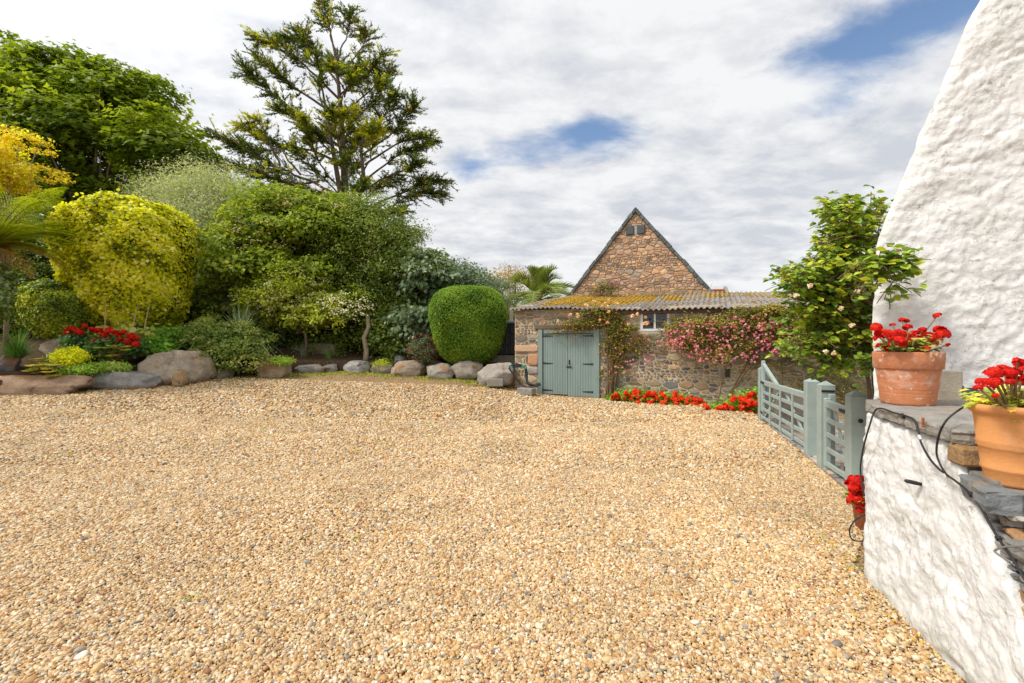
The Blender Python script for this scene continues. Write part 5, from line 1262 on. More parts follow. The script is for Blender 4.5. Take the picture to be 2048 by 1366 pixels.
BO = [("rounded brown boulder beyond the left frame edge", -260, -70, 748, 800, 10.2, (.32, .26, .2), 4, .5, 20, 0),
 ("long low orange-brown boulder at the far left of the gravel edge", -190, 152, 754, 794, 11.2, (.36, .24, .16), 7, .35, 1, 0),
 ("long grey pointed boulder with slanting top left of the big rounded one", 142, 306, 742, 779, 12.1, (.30, .29, .27), 3.4, .45, 2, 0),
 ("biggest rounded tan boulder with an orange face", 268, 403, 699, 769, 12.8, (.38, .31, .23), 4.5, .7, 3, 0),
 ("small orange stone leaning on the biggest boulder", 338, 368, 738, 769, 12.35, (.42, .28, .15), 2.6, .2, 4, 0),
 ("flat-topped brown boulder up in the bed below the mound bush", 68, 190, 674, 712, 13.2, (.33, .27, .20), 4.5, .5, 5, 0),
 ("dark grey boulder cut by the left edge under the strap leaves", -35, 28, 709, 748, 11.6, (.24, .22, .21), 3, .4, 6, 0),
 ("small flat brown boulder under the pale mound shrub", 400, 457, 736, 757, 13.8, (.28, .24, .19), 3.5, .3, 7, 0),
 ("square tan boulder draped with a trailing plant", 503, 569, 716, 754, 14.4, (.36, .28, .19), 5, .4, 8, 0),
 ("flat grey slab boulder below the left sedge", 583, 645, 729, 746, 15.4, (.26, .24, .22), 3.5, .3, 9, 0),
 ("little flat grey stone between flat slab and pale boulder", 640, 674, 728, 741, 15.8, (.27, .25, .22), 3, .2, 10, 0),
 ("pale grey rounded boulder below the pale trunk", 683, 736, 722, 744, 15.8, (.44, .42, .39), 2.8, .35, 11, 0),
 ("low dull brown boulder right of the pale one", 739, 783, 729, 746, 15.8, (.24, .20, .16), 3.6, .3, 12, 0),
 ("blocky brown boulder below the fuchsia", 782, 848, 721, 750, 15.5, (.34, .28, .21), 5, .4, 13, 0),
 ("grey-brown boulder with sloping face between blocky boulder and clipped bush", 848, 906, 728, 757, 15.1, (.33, .29, .24), 3, .35, 14, 0),
 ("dark rounded boulder tucked behind the sloping one", 847, 884, 722, 745, 15.7, (.22, .2, .18), 2.8, .3, 15, 0),
 ("cracked grey boulder directly under the clipped bush", 902, 964, 718, 754, 15.1, (.31, .27, .22), 4, .4, 16, 0),
 ("pale sloping boulder nearest the shed corner", 956, 1026, 727, 769, 14.4, (.38, .34, .29), 3.6, .4, 17, .12),
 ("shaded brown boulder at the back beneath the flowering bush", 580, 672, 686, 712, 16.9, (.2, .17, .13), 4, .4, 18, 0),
 ("small grey stone behind the blocky boulder", 783, 812, 710, 722, 16.3, (.26, .25, .24), 3, .25, 19, 0)]
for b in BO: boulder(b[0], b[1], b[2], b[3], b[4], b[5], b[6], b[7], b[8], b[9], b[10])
# concrete blocks by the shed
def block(label, px0, px1, pt, pb, D, dep, rot=0, tint=(.33, .31, .27)):
    w_ = (px1 - px0) / F * D / 2; z1 = EYE + (683 - pt) / F * D; z0 = EYE + (683 - pb) / F * D - .03; mb = MB(); a = Vector((math.cos(rot), math.sin(rot), 0)); b = Vector((-a.y, a.x, 0)); c = Vector((XD((px0 + px1) / 2, D), D + dep, 0))
    mb.box((0, 0, (z1 - z0) / 2), (w_, dep, (z1 - z0) / 2), (a, b, UP), .012); o = mb.build('concrete_block', M_conc); o.location = (c.x, c.y, z0); return tag(o, label, 'block', 'loose blocks by the shed corner')
block('small pale concrete block on the gravel against the sloping boulder', 974, 1006, 758, 771, 14.0, .1)
block('thicker grey concrete slab on the gravel beside the shed doors', 1036, 1070, 777, 788, 13.5, .14, -.5)

# black ribbed tank on a concrete plinth
tk = thing('black_tank', 'black ribbed plastic tank between clipped bush and shed wall', 'tank', (XD(1005, 16.4), 16.9, .7))
pl = thing('concrete_plinth', 'stained concrete plinth carrying the black tank', 'plinth', (XD(1005, 16.2), 16.9, .3))
def pxb(mb, px0, px1, pt, pb, D, dep, bev=.01, off=0):
    w_ = (px1 - px0) / F * D / 2; z1 = EYE + (683 - pt) / F * D; z0 = EYE + (683 - pb) / F * D; mb.box((XD((px0 + px1) / 2, D), D + dep + off, (z0 + z1) / 2), (w_, dep, (z1 - z0) / 2), None, bev)
mb = MB(); pxb(mb, 968, 1034, 711, 745, 16.2, .8); mb.build('slab', M_conc, pl)
mb = MB(); pxb(mb, 975, 1031, 646, 711, 16.4, .6, .04); mb.build('body', M_black, tk)
for k, (a, b, c, d) in enumerate([(978, 986, 650, 708), (988, 996, 655, 680), (989, 997, 684, 709), (999, 1007, 648, 672), (998, 1008, 675, 705), (1010, 1018, 652, 690), (1010, 1017, 692, 710), (1020, 1028, 648, 668), (1020, 1029, 671, 709), (1003, 1024, 660, 664)]):
    mb = MB(); pxb(mb, a, b, c, d, 16.36, .05, .02); mb.build('rib', M_black, tk)
mb = MB(); pxb(mb, 972, 1033, 641, 647, 16.3, .65, .03); mb.build('lid', surf('grey_lid', (.22, .27, .28), .5), tk)
mb = MB(); mb.tube([P(1000, 672, 16.25), P(1000, 690, 16.25)], .012, 6); mb.tube([P(1000, 690, 16.25), P(1001, 693, 16.1)], .02, 6); tp_ = mb.build('tap', M_metal, tk)
mb = MB(); mb.box(P(999, 691, 16.12), (.05, .02, .015), None, .004); mb.build('lever', surf('red_plastic', (.6, .02, .02), .4), tp_)
tp = thing('timber_post', 'pale timber post standing behind the tank by the shed corner', 'post', (XD(1023, 17.5), 17.5, .5))
mb = MB(); mb.box((XD(1023, 17.5), 17.5, 1.75), (.07, .07, 1.25), None, .01); mb.build('shaft', M_barkp, tp)
# hose loops
def hose(name, label, paths, r, m=M_rubber, cat='hose', parts=()):
    t = thing(name, label, cat, paths[0][0]); 
    for pts in paths:
        pts = [Vector(p) for p in pts]; S = []
        for i in range(len(pts) - 1):
            p0, p1, p2, p3 = pts[max(i - 1, 0)], pts[i], pts[i + 1], pts[min(i + 2, len(pts) - 1)]
            for k in range(8):
                f = k / 8; S.append(.5 * ((2 * p1) + (p2 - p0) * f + (2 * p0 - 5 * p1 + 4 * p2 - p3) * f * f + (3 * p1 - p0 - 3 * p2 + p3) * f ** 3))
        S.append(pts[-1]); mb = MB(); mb.tube(S, r, 8); mb.build('tube', m, t, smooth=True)
    return t
hp = [[P(1018, 735, 14.2), P(1026, 730, 14.2), P(1042, 730, 14.2), P(1050, 737, 14.2), P(1052, 755, 14.1), P(1056, 768, 14), P(1068, 771, 13.9), P(1080, 767, 13.8)],
      [P(1018, 736, 14.1), P(1028, 750, 14), P(1042, 768, 13.9), P(1052, 774, 13.8), P(1070, 773, 13.7), P(1081, 769, 13.6)],
      [P(1022, 734, 14.05), P(1035, 733, 14.05), P(1049, 734, 14.05), P(1054, 745, 14.0), P(1056, 765, 13.9), P(1074, 770, 13.7)]]
hz_ = hose('garden_hose', 'black hose looped on the wall beside the shed doors', hp, .028)
for q in (P(1023, 735, 13.95), P(1046, 733, 13.95), P(1050, 736, 13.95)):
    mb = MB(); mb.box(q, (.035, .03, .035), None, .012); mb.build('fitting', M_green_pl, hz_)

# ------------------------------------------------------------------ gates
GP = [(3.81, 5.15), (4.07, 6.0), (4.34, 6.62), (5.33, 9.64)]
gd = (Vector((5.33, 9.64, 0)) - Vector((3.81, 5.15, 0))).normalized(); gn = Vector((-gd.y, gd.x, 0))
labs = ['sage green gate post nearest the white steps, with a dark knob', 'sage green latch post left of the small gate', 'sage green post closing the near end of the long gate', 'sage green hanging post at the far end of the long gate']
def gpost(i, label, hw, h, off):
    x, y = GP[i]; t = thing('gate_post', label, 'post', (x + off[0], y + off[1], 0), 'square gate posts with pyramid caps'); c = Vector((x + off[0], y + off[1], 0)); mb = MB(); z0 = g1(x, y) - .1
    mb.box(c + UP * ((h + z0) / 2), (hw, hw, (h - z0) / 2), (gn, gd, UP), .008)
    mb.build('shaft', M_paintg, t); mb = MB()
    vs = [c + gn * (a * hw) + gd * (b * hw) + UP * (h + .002) for a, b in ((-1, -1), (1, -1), (1, 1), (-1, 1))] + [c + UP * (h + hw * .72)]
    mb.add(vs, [[0, 1, 4], [1, 2, 4], [2, 3, 4], [3, 0, 4], [3, 2, 1, 0]]); mb.build('cap', M_paintg, t); return t, c
p0, c0 = gpost(0, labs[0], .085, 1.07, (.09, 0)); p1, c1 = gpost(1, labs[1], .085, 1.10, (.09, .03)); p2, c2_ = gpost(2, labs[2], .085, 1.09, (.06, .06)); p3, c3 = gpost(3, labs[3], .085, 1.10, (0, .02))
mb = MB(); mb.tube([c0 - gd * .085 + gn * (-.0) + UP * .8, c0 - gd * .1 + UP * .8, c0 - gd * .115 + UP * .8], [.012, .012, .026], 12); mb.build('knob', M_iron, p0)
mb = MB(); mb.box(c1 - gd * .09 + UP * 1.03, (.075, .008, .014), (gn, gd, UP), .003); mb.build('latch_plate', M_iron, p1)
mb = MB(); mb.box(c1 - gd * .13 - gn * .03 + UP * .95, (.035, .04, .05), (gn, gd, UP), .01); mb.build('latch', M_paintg, p1)
def gate(label, a, b, h0, h1, nrail, nup, brace, name='gate', mesh_=True, tall=None):
    """five-bar style gate from a to b (near to far)"""
    t = thing('wooden_gate', label, 'gate', a); d = (b - a).normalized(); n = Vector((-d.y, d.x, 0)); ln = (b - a).length
    def bar(nm, p, q, hh, hd, off=0):
        mb = MB(); ax = (q - p).normalized(); up_ = n.cross(ax); up_ = up_ if up_.length > .1 else UP
        mb.box((p + q) / 2 + n * off, ((q - p).length / 2, hd, hh), (ax, n, ax.cross(n)), .005); return mb.build(nm, M_paintg, t)
    bar('top_rail', a + d * .02 + UP * (h0 - .04), b - d * .02 + UP * (h1 - .04), .045, .035)
    for k in range(nrail):
        f = (k + .35) / nrail; z = .10 + (h0 - .16) * k / nrail * 1.0
        bar('rail', a + d * .06 + UP * z, b - d * .06 + UP * (z + (h1 - h0) * f), .032, .012, .01)
    for e in (a + d * .035, b - d * .035): 
        hh = h1 if e is not a else h0; top = (h0 if (e - a).length < .2 else h1) + .03
        if tall and (e - b).length < .2: top = tall
        mb = MB(); mb.box(e + UP * ((top + .06) / 2), (.035, .037, (top - .06) / 2), (d, n, UP), .014); mb.build('stile', M_paintg, t)
    for k in range(nup):
        e = a + d * (ln * (k + 1) / (nup + 1)); mb = MB(); mb.box(e + UP * ((h0 + .0) / 2) + n * .035, (.022, .012, h0 / 2 - .06), (d, n, UP), .004); mb.build('upright', M_paintg, t)
    for (f0, z0, f1, z1) in brace: bar('brace', a + d * ln * f0 + UP * z0, a + d * ln * f1 + UP * z1, .03, .011, -.022)
    if mesh_:
        mb = MB(); sp = .05
        x = .08
        while x < ln - .08:
            p = a + d * x - n * .04; mb.box(p + UP * (h0 / 2 + .02), (.0012, .0012, h0 / 2 - .08), (d, n, UP)); x += sp
        z = .12
        while z < h0 - .08: mb.box((a + b) / 2 - n * .04 + UP * z, (ln / 2 - .06, .0012, .0012), (d, n, UP)); z += sp
        mb.build('wire_mesh', M_metal, t, kind='stuff')
    return t, d, n
A1 = c0 + gd * .10 + gn * .03; B1 = c1 - gd * .12 + gn * .03
g_s, d_, n_g = gate('small sage green garden gate between the two nearest posts', A1, B1, .90, .92, 4, 0, [(.05, .1, .75, .85)])
A2 = c2_ + gd * .10; B2 = c3 - gd * .10 + gn * .02
g_l, d2, n2 = gate('long sage green field gate with tall curved stile at its far end', A2, B2, .90, .86, 4, 3, [(.04, .12, .5, .84), (.97, .12, .55, .84)], tall=1.28)
# sloping strut from the tall stile
p_, q_ = B2 - d2 * .06 + UP * 1.2, B2 - d2 * 1.12 + UP * .86; mb = MB(); ax = (q_ - p_).normalized(); mb.box((p_ + q_) / 2, ((q_ - p_).length / 2, .03, .035), (ax, n2, ax.cross(n2)), .006); mb.build('strut', M_paintg, g_l)
for (g_, p_, l) in ((g_s, A1 + UP * .86 + gd * .12, .16), (g_l, B2 + UP * .83 - gd * .12, .16), (g_l, B2 + UP * .2 - gd * .05, .07), (g_s, A1 + UP * .2, .05)):
    mb = MB(); mb.box(p_ + gn * .042, (l, .004, .022), (gd, gn, UP), .002); mb.build('hinge', M_iron, g_)
# weathered boards behind the long gate
bf = thing('board_fence', 'weathered grey board panel seen through the bars of the long gate', 'fence', (5.5, 9.2, 0))
pa = Vector((5.25, 8.1, 0)); pbv = Vector((6.1, 10.6, 0)); dd_ = (pbv - pa).normalized(); nb_ = Vector((-dd_.y, dd_.x, 0)); L0 = (pbv - pa).length; k = 0; first = None
while k * .125 < L0:
    c0_ = pa + dd_ * (k * .125) + UP * (.36 + random.uniform(-.01, .01))
    if first is None: mb = MB(); mb.box((0, 0, 0), (.058, .01, .32), (dd_, nb_, UP), .004); first = mb.build('plank', M_woodg); o = first
    else: o = first.copy(); col.objects.link(o)
    o.parent = bf; o.location = c0_ - wloc(bf); k += 1
# paving beyond the gates
pav = thing('paved_path', 'worn grey flagstones on the ground under and behind the gates', 'paving', (5, 7, 0)); tag(pav, kind='structure')
del pav['category']
def PM(u, v, d): 
    b = Vector((3.81, 5.15, 0)) + gd * u - gn * v; return b + UP * (g1(b.x, b.y) + .012 + d)
cp = cells([(-.9, -.02), (5.4, -.02), (5.4, 2.2), (-.9, 2.2)], [], .13, .30, 1.3, 77)
M_flag = surf('flagstone', (.3, .28, .25), .9, .25, 7, .8, 50, use_tint=True)
masonry(pav, cp, PM, [(.27, .25, .23), (.34, .30, .25), (.22, .21, .20), (.38, .31, .24)], .01, .012, M_flag, 41, name='flagstone')

# ------------------------------------------------------------------ roses
def cane_plant(name, label, base, targets, r0, leafn, lsize, pal, shape, m, cat='rose bush', stub=.35, wob=.1, grow=.5, bark=M_twig, lat=2, latl=.35, base_j=.1, root=None, up1=False):
    t = thing(name, label, cat, base); br = MB(); pos, nor, dr, sz, ck = [], [], [], [], []; R = random.Random(len(targets) * 7 + 1); base = Vector(base)
    def spray(S, s0, key):
        ln = sum((S[i + 1] - S[i]).length for i in range(len(S) - 1)); n = max(3, int(ln * leafn))
        for q in range(n):
            f = s0 + (1 - s0) * (q + R.random()) / n; j = f * (len(S) - 1); j0 = min(len(S) - 2, int(j)); p = S[j0].lerp(S[j0 + 1], j - j0); tg = (S[j0 + 1] - S[j0]).normalized()
            sd = Vector((R.uniform(-1, 1), R.uniform(-1, 1), R.uniform(-.7, .7))).normalized(); pet = (tg * .3 + sd).normalized(); pl_ = lsize * R.uniform(.5, 1.6)
            c = p + pet * pl_
            for w_ in range(3):   # leaflets of one compound leaf
                dv = (pet + Vector((R.uniform(-1, 1), R.uniform(-1, 1), R.uniform(-1, .3))) * .9 - UP * .35); pos.append(tuple(c)); dr.append(tuple(dv)); nor.append(tuple(UP + Vector((R.uniform(-.7, .7), R.uniform(-.9, .4), 0)))); sz.append(lsize * R.uniform(.6, 1.2)); ck.append(key + R.uniform(-.3, .3))
    for tg_ in targets:
        T_ = Vector(tg_); b = (Vector(root(T_, R)) if root else base) + Vector((R.uniform(-1, 1), R.uniform(-1, 1), 0)) * base_j; ln = (T_ - b).length; c1 = b.lerp(T_, .45) + UP * ln * R.uniform(.08, .3); S = []
        if up1: c1 = Vector((b.x * .85 + T_.x * .15, b.y * .85 + T_.y * .15, T_.z + .15))
        for i in range(12):
            f = i / 11; S.append(b.lerp(c1, f).lerp(c1.lerp(T_, f), f) + Vector((R.uniform(-1, 1), R.uniform(-1, 1), R.uniform(-1, 1))) * wob * .3 * math.sin(f * 3.1))
        rr_ = min(r0, .012 * ln + .001); br.tube(S, [max(.0025, rr_ * (1 - i / 12)) for i in range(12)], 5, cap=False); key = R.random(); spray(S, stub, key)
        for q in range(lat):
            j0 = R.randrange(5, 11); p = S[j0]; d = ((S[j0 + 1] - S[j0]).normalized() * .5 + Vector((R.uniform(-1, 1), R.uniform(-1, 1), R.uniform(-.6, .8)))).normalized(); l = latl * R.uniform(.5, 1.2); Q = [p + d * l * k / 4 - UP * (.25 * l * (k / 4) ** 2) for k in range(5)]
            br.tube(Q, .0035, 4, cap=False); spray(Q, .1, key + R.uniform(-.2, .2))
    k = len(pos); leaves('foliage', np.array(pos), np.array(nor), np.array(dr), np.array(sz), pal_pick(pal, k, .15, np.clip(np.array(ck), 0, .999)), shape, m, t)
    br.build('cane', bark, t, kind='stuff'); return t
def bloom(r, n, pal, size):
    c = nrm(rng.normal(size=(n, 3))); lay = rng.random(n)[:, None]; pos = c * r * .35 * lay; o = leaves('bloom', pos, c * (lay) + rng.normal(0, .15, (n, 3)), nrm(rng.normal(size=(n, 3))), size * (.5 + .5 * lay[:, 0]), pal_pick(pal, n, .08), 'wide', M_petal, None, None); me = o.data; bpy.data.objects.remove(o); return me
# right-hand big rose
R9 = random.Random(23)
sil = [(1562, 560, 14), (1590, 640, 30), (1580, 575, 18), (1620, 700, 35), (1575, 690, 16), (1640, 590, 30), (1610, 620, 30), (1660, 700, 35), (1600, 600, 30), (1650, 640, 45), (1700, 620, 50), (1600, 670, 25), (1580, 700, 18), (1640, 730, 22), (1680, 690, 45), (1720, 670, 35), (1735, 580, 35), (1780, 520, 24), (1790, 545, 14), (1730, 520, 25), (1700, 470, 30), (1665, 500, 18), (1670, 415, 18), (1740, 420, 22),
       (1745, 460, 22), (1710, 440, 30), (1645, 490, 12), (1620, 560, 20), (1660, 560, 35), (1700, 550, 35), (1720, 720, 25), (1690, 725, 18), (1600, 580, 22), (1580, 545, 12), (1745, 640, 25), (1655, 405, 8), (1760, 410, 10), (1700, 405, 12)]
tg = []
for i in range(215):
    x, y, r = R9.choice(sil); a = R9.random() * 6.28; q = r * R9.random() ** .5; tg.append(P(x + math.cos(a) * q, y + math.sin(a) * q, R9.uniform(4.7, 5.6) if x < 1765 else R9.uniform(3.55, 3.68)))
def rroot(T, R):
    if T.y < 3.8: return (T.x - R.uniform(.05, .22), T.y + .08, T.z - R.uniform(.1, .3))
    return (4.05 - R.random() * .35 * max(0, (T.z - 1.4)) , 5.0 + R.uniform(-.1, .1), min(T.z + .1, R.uniform(1.65, 2.8)))
rb = cane_plant('rose_bush', 'tall climbing rose with broad bright leaves against the white house corner', (4.12, 5.0, 0), [tuple(v) for v in tg], .009, 13, .075,
    [(.04, .08, .02), (.05, .10, .02), (.07, .13, .025), (.10, .165, .025), (.14, .20, .03), (.20, .24, .035)], 'oval', M_gloss, stub=.4, lat=2, latl=.26, base_j=.12, root=rroot)
mb = MB(); [mb.tube([(4.12 + a, 5.0, -.1), (4.0 + a, 5.02, 1.2), (3.9 + a * 3, 5.0, 2.4)], [.03, .022, .012], 7) for a in (-.06, 0, .07)]; mb.build('stem', M_bark, rb, smooth=True)
CR = [bloom(.05, 34, [(.80, .70, .56), (.82, .77, .68), (.78, .60, .42)], .05) for _ in range(2)]
for (x, y) in [(1620, 571), (1592, 590), (1682, 617), (1703, 650), (1652, 703), (1715, 582), (1667, 706)]:
    put(R9.choice(CR), 'rose_bloom', P(x, y, 4.6), rb, .68)
BR = [bloom(.03, 12, [(.25, .10, .06), (.35, .16, .09)], .03)]
for (x, y) in [(1559, 543), (1615, 520), (1640, 487), (1752, 503), (1570, 553), (1798, 502), (1762, 405)]: put(BR[0], 'rose_bloom', P(x, y, 4.7 if x < 1765 else 3.8), rb)
# rambler on the shed wall: pink
tg = []
for i in range(420):
    x = R9.uniform(1335, 1665); lo = np.interp(x, [1335, 1360, 1400, 1450, 1520, 1600, 1665], [690, 700, 718, 720, 712, 700, 700]); hi = np.interp(x, [1335, 1350, 1385, 1420, 1450, 1480, 1520, 1600, 1665], [665, 650, 640, 636, 640, 622, 612, 618, 610])
    y = hi + (lo - hi) * R9.random() ** 1.25; u, v = wuv(x, y); tg.append(tuple(WM(u, v, R9.uniform(.1, .75))))
def pkroot(T, R):
    u, v = (T - O0).dot(U), T.z
    if R.random() < .012: return tuple(WM(R.choice([6.2, 7.6]), 0, .15))
    return tuple(WM(u + R.uniform(-.7, .7), max(1.5, min(2.3, v + R.uniform(-.3, .5))), .1))
pk = cane_plant('rambling_rose', 'dense pink-flowered rambling rose hanging over the right part of the shed wall', tuple(WM(6.9, 0, .2)), tg, .014, 17, .036,
    [(.04, .06, .02), (.07, .09, .025), (.10, .13, .03), (.17, .19, .04), (.26, .26, .06)], 'oval', M_leaf, stub=.25, lat=3, latl=.35, base_j=.15, root=pkroot)
PK = [bloom(.03, 10, [(.78, .26, .38), (.82, .38, .48), (.70, .18, .30)], .034)] 
PKm = []
def pinks(n, f, parent):
    pos = [];
    for i in range(n):
        x, y = f(); u, v = wuv(x, y); c = np.array(WM(u, v, R9.uniform(.45, .9))); m = R9.choice([1, 1, 2, 3])
        for _ in range(m): pos.append(c + rng.normal(0, .045, 3))
    pos = np.array(pos); k = len(pos); base = nrm(rng.normal(size=(k, 9, 3))); pp2 = (pos[:, None] + base * .010).reshape(-1, 3)
    leaves('flowers', pp2, base.reshape(-1, 3), rng.normal(size=(k * 9, 3)), .034, np.repeat(pal_pick([(.80, .30, .42), (.85, .50, .58), (.76, .20, .36)], k, .08), 9, 0), 'wide', M_petal, parent)
def fp():
    x = R9.uniform(1335, 1660); lo = np.interp(x, [1335, 1400, 1520, 1600, 1660], [690, 722, 718, 690, 680]); hi = np.interp(x, [1335, 1385, 1420, 1450, 1480, 1660], [665, 645, 640, 642, 635, 640]); return x, hi + (lo - hi) * R9.random()
pinks(400, fp, pk)
# climber round the doors: peach blooms
tg = []
for i in range(80):
    x = R9.uniform(1085, 1290); x = min(x, 1275); y = np.interp(x, [1085, 1120, 1180, 1220, 1290], [650, 645, 618, 618, 655]) + R9.uniform(-4, 24); u, v = wuv(x, y); tg.append(tuple(WM(u, min(v, 2.9), R9.uniform(.08, .4))))
for i in range(75):
    x, y = R9.uniform(1200, 1345), R9.uniform(640, 770); 
    if y > 690 + (1345 - x) * .6 or (x > 1265 and y < 672): continue
    u, v = wuv(x, y); tg.append(tuple(WM(u, v, R9.uniform(.05, .3))))
ub, _ = wuv(1217, 790)
pe = cane_plant('climbing_rose', 'straggly peach-flowered climbing rose trained round and over the shed doors', tuple(WM(ub, 0, .2)), tg, .016, 9, .05,
    [(.05, .09, .02), (.08, .13, .025), (.13, .17, .03), (.22, .22, .04), (.25, .12, .04)], 'oval', M_leaf, stub=.3, lat=2, latl=.3, base_j=.05, up1=True, root=lambda T, R: tuple(WM(ub + R.uniform(-.1, .15), R.uniform(2.2, 2.4), .14)) if (T - O0).dot(U) < ub - .15 else tuple(WM(ub + R.uniform(-.05, .2), 0, .15)) if R.random() < .22 else tuple(WM(ub + .1 + R.uniform(-.2, .3), min(T.z, R.uniform(.8, 2.3)), .12)))
PE = [bloom(.06, 30, [(.84, .58, .38), (.84, .72, .56), (.80, .46, .28)], .075) for _ in range(2)]
for (x, y) in [(1149, 631), (1163, 630), (1165, 635), (1125, 643), (1180, 613), (1195, 605), (1218, 609), (1222, 616), (1212, 614), (1224, 602), (1224, 626), (1207, 641), (1221, 646), (1270, 633), (1295, 636), (1292, 648), (1298, 647), (1262, 649), (1240, 610), (1279, 630)]:
    u, v = wuv(x, y); put(R9.choice(PE), 'rose_bloom', WM(u, v, .45), pe, R9.uniform(.75, 1.15))
def fq(): 
    x = R9.uniform(1230, 1345); return x, R9.uniform(700, 750) if x < 1300 else R9.uniform(680, 715)
pinks(26, fq, pe)
# sparse trailing growth over the dark wall by the gates
tg = []
for i in range(75):
    x, y = R9.uniform(1480, 1740), R9.uniform(700, 790); u, v = wuv(x, y); tg.append(tuple(WM(u, max(.1, v), R9.uniform(.02, .15))))
iv = cane_plant('wall_creeper', 'thin trailing creeper on the dark wall behind the gates', tuple(WM(9.2, 0, .1)), tg, .008, 9, .045, [(.04, .07, .02), (.07, .11, .03), (.12, .17, .04)], 'dia', M_leaf, cat='creeper', stub=.2, lat=2, latl=.5, base_j=.8)

# plants and dead stems on the shed roof
rp = thing('valerian_plant', 'pink-tipped valerian growing on the roof ridge below the gable foot', 'plant', WM(2.0, 3.4, -3.7))
tg = [tuple(WM(R9.uniform(1.6, 2.9), R9.uniform(3.6, 4.05), -3.6 + R9.uniform(-.2, .3))) for _ in range(40)]
V0 = cane_plant('roof_weed', 'tuft of yellow-green weeds on the shed ridge near the palm', tuple(WM(2.0, 3.35, -3.7)), tg, .008, 14, .05, [(.06, .08, .03), (.09, .11, .04), (.14, .13, .07)], 'dia', M_leaf, cat='weeds', stub=.3, lat=1, latl=.2, base_j=.5)
crown('foliage', [(np.array(WM(2.5, 3.7, -3.5)), np.array([.25, .2, .22]))], 30, 12, .14, .06, [(.08, .10, .05), (.12, .13, .07)], 'dia', M_leaf, rp)
crown('flowers', [(np.array(WM(2.6, 3.88, -3.5)), np.array([.22, .15, .12]))], 18, 9, .08, .05, [(.6, .2, .4), (.5, .25, .4)], 'wide', M_petal, rp)
mb = MB()
for k in range(150):
    u = R9.choice([R9.uniform(2.7, 4.2), R9.uniform(3.9, 5.3), R9.uniform(.9, 6)]); b = WM(u, roofz(u, 3.7) + .02, -3.7 + R9.uniform(-.1, .5)); l = R9.uniform(.12, .45); a = Vector((R9.uniform(-1, 1), R9.uniform(-.5, .3), R9.uniform(.15, 1))).normalized()
    mb.tube([b, b + a * l * .6 + UP * .03, b + a * l - UP * .03], [.009, .007, .004], 4)
tag(mb.build('dry_stems', M_straw), 'tangle of dead pale stems lying along the shed ridge', 'dead stems', kind='stuff')

# ------------------------------------------------------------------ flower pots
def pot(label, glabel, c, prof, m, R_, seed, heads, hz0, hz1, hr, lr, leafpal=None, rim_flower=0):
    t = thing('flower_pot', label, 'plant pot', c); c = Vector(c); mb = MB(); mb.lathe(c, prof, 48); mb.build('pot', m, t, smooth=True)
    zr = max(p[1] for p in prof); mb = MB(); n = 24; vs = [c + Vector((R_ * .86 * math.cos(k * 6.2832 / n), R_ * .86 * math.sin(k * 6.2832 / n), zr - .045)) for k in range(n)] + [c + UP * (zr - .02)]
    mb.add(vs, [[k, (k + 1) % n, n] for k in range(n)]); mb.build('compost', M_compost, t, smooth=True)
    g = thing('geranium_plant', glabel, 'geranium', c + UP * (zr - .03))
    RR = random.Random(seed); st = MB(); pos, nor, dr, sz = [], [], [], []; b = c + UP * (zr - .04)
    for (dx, dy, dz, s) in heads:
        e = c + Vector((dx, dy, zr + dz)); mp_ = b + Vector((dx * .45, dy * .45, dz * .45 + RR.uniform(0, .03))); b0 = b + Vector((dx * .3, dy * .3, 0)); st.tube([b0, mp_, e], [.008, .006, .004], 6)
        put(RR.choice(HEAD), 'flower_head', e, g, s)
    for k in range(40):
        a = RR.random() * 6.28; q = RR.random() ** .5 * lr; e = b + Vector((q * math.cos(a), q * math.sin(a), RR.uniform(.05, hz1))); st.tube([b + Vector((q * .5 * math.cos(a), q * .5 * math.sin(a), 0)), e], [.011, .006], 6)
        for j in range(11):
            d = Vector((RR.uniform(-1, 1), RR.uniform(-1, 1), RR.uniform(-.3, .6))).normalized(); p = e + d * RR.uniform(.01, .05) - UP * RR.uniform(0, .05); pos.append(tuple(p)); dr.append(tuple(d)); nor.append(tuple(UP + d * .4)); sz.append(RR.uniform(.025, .05))
    st.build('stem', surf('geranium_stem', (.22, .16, .07), .8, .2, 30), g, smooth=True); k = len(pos)
    leaves('foliage', np.array(pos), np.array(nor), np.array(dr), np.array(sz), pal_pick(leafpal or [(.10, .17, .05), (.15, .22, .06), (.26, .26, .09), (.30, .20, .10)], k, .15), 'lobed', M_leaf, g); return t, g
prof1 = [(0, .004), (.195, 0), (.206, .003), (.210, .012)]
for zz1 in np.linspace(.02, .255, 48):
    r1 = .210 + (.252 - .210) * (zz1 / .26); r1 -= .0035 * sum(math.exp(-((zz1 - q) / .0022) ** 2) for q in (.085, .097, .109, .175, .186, .197)); prof1.append((r1, float(zz1)))
prof1 += [(.253, .258), (.255, .262), (.266, .263), (.270, .266), (.276, .34), (.2775, .375), (.275, .383), (.268, .385), (.258, .380), (.25, .33), (.24, .28), (0, .27)]
H1 = []
for (x, y, s) in [(1752, 655, .9), (1765, 668, 1.1), (1780, 670, 1.2), (1800, 668, 1.0), (1765, 695, .95), (1758, 675, .8), (1795, 685, 1.2), (1805, 641, .6), (1812, 642, .5), (1815, 655, .7), (1825, 672, 1.15), (1838, 672, 1.1), (1845, 660, .6), (1855, 675, 1.1), (1840, 690, 1.15), (1825, 695, .9),
                  (1862, 685, 1.1), (1875, 631, .6), (1880, 660, .9), (1885, 668, 1.0), (1893, 672, .6), (1872, 680, .9), (1850, 698, .8), (1785, 650, .45), (1895, 690, .4), (1810, 684, 1.0)]:
    D = 3.3 + random.uniform(-.12, .15); p = P(x, y, D); H1.append((p.x - 2.92, p.y - 3.36, p.z - (TOPZ + .384), s * .8))
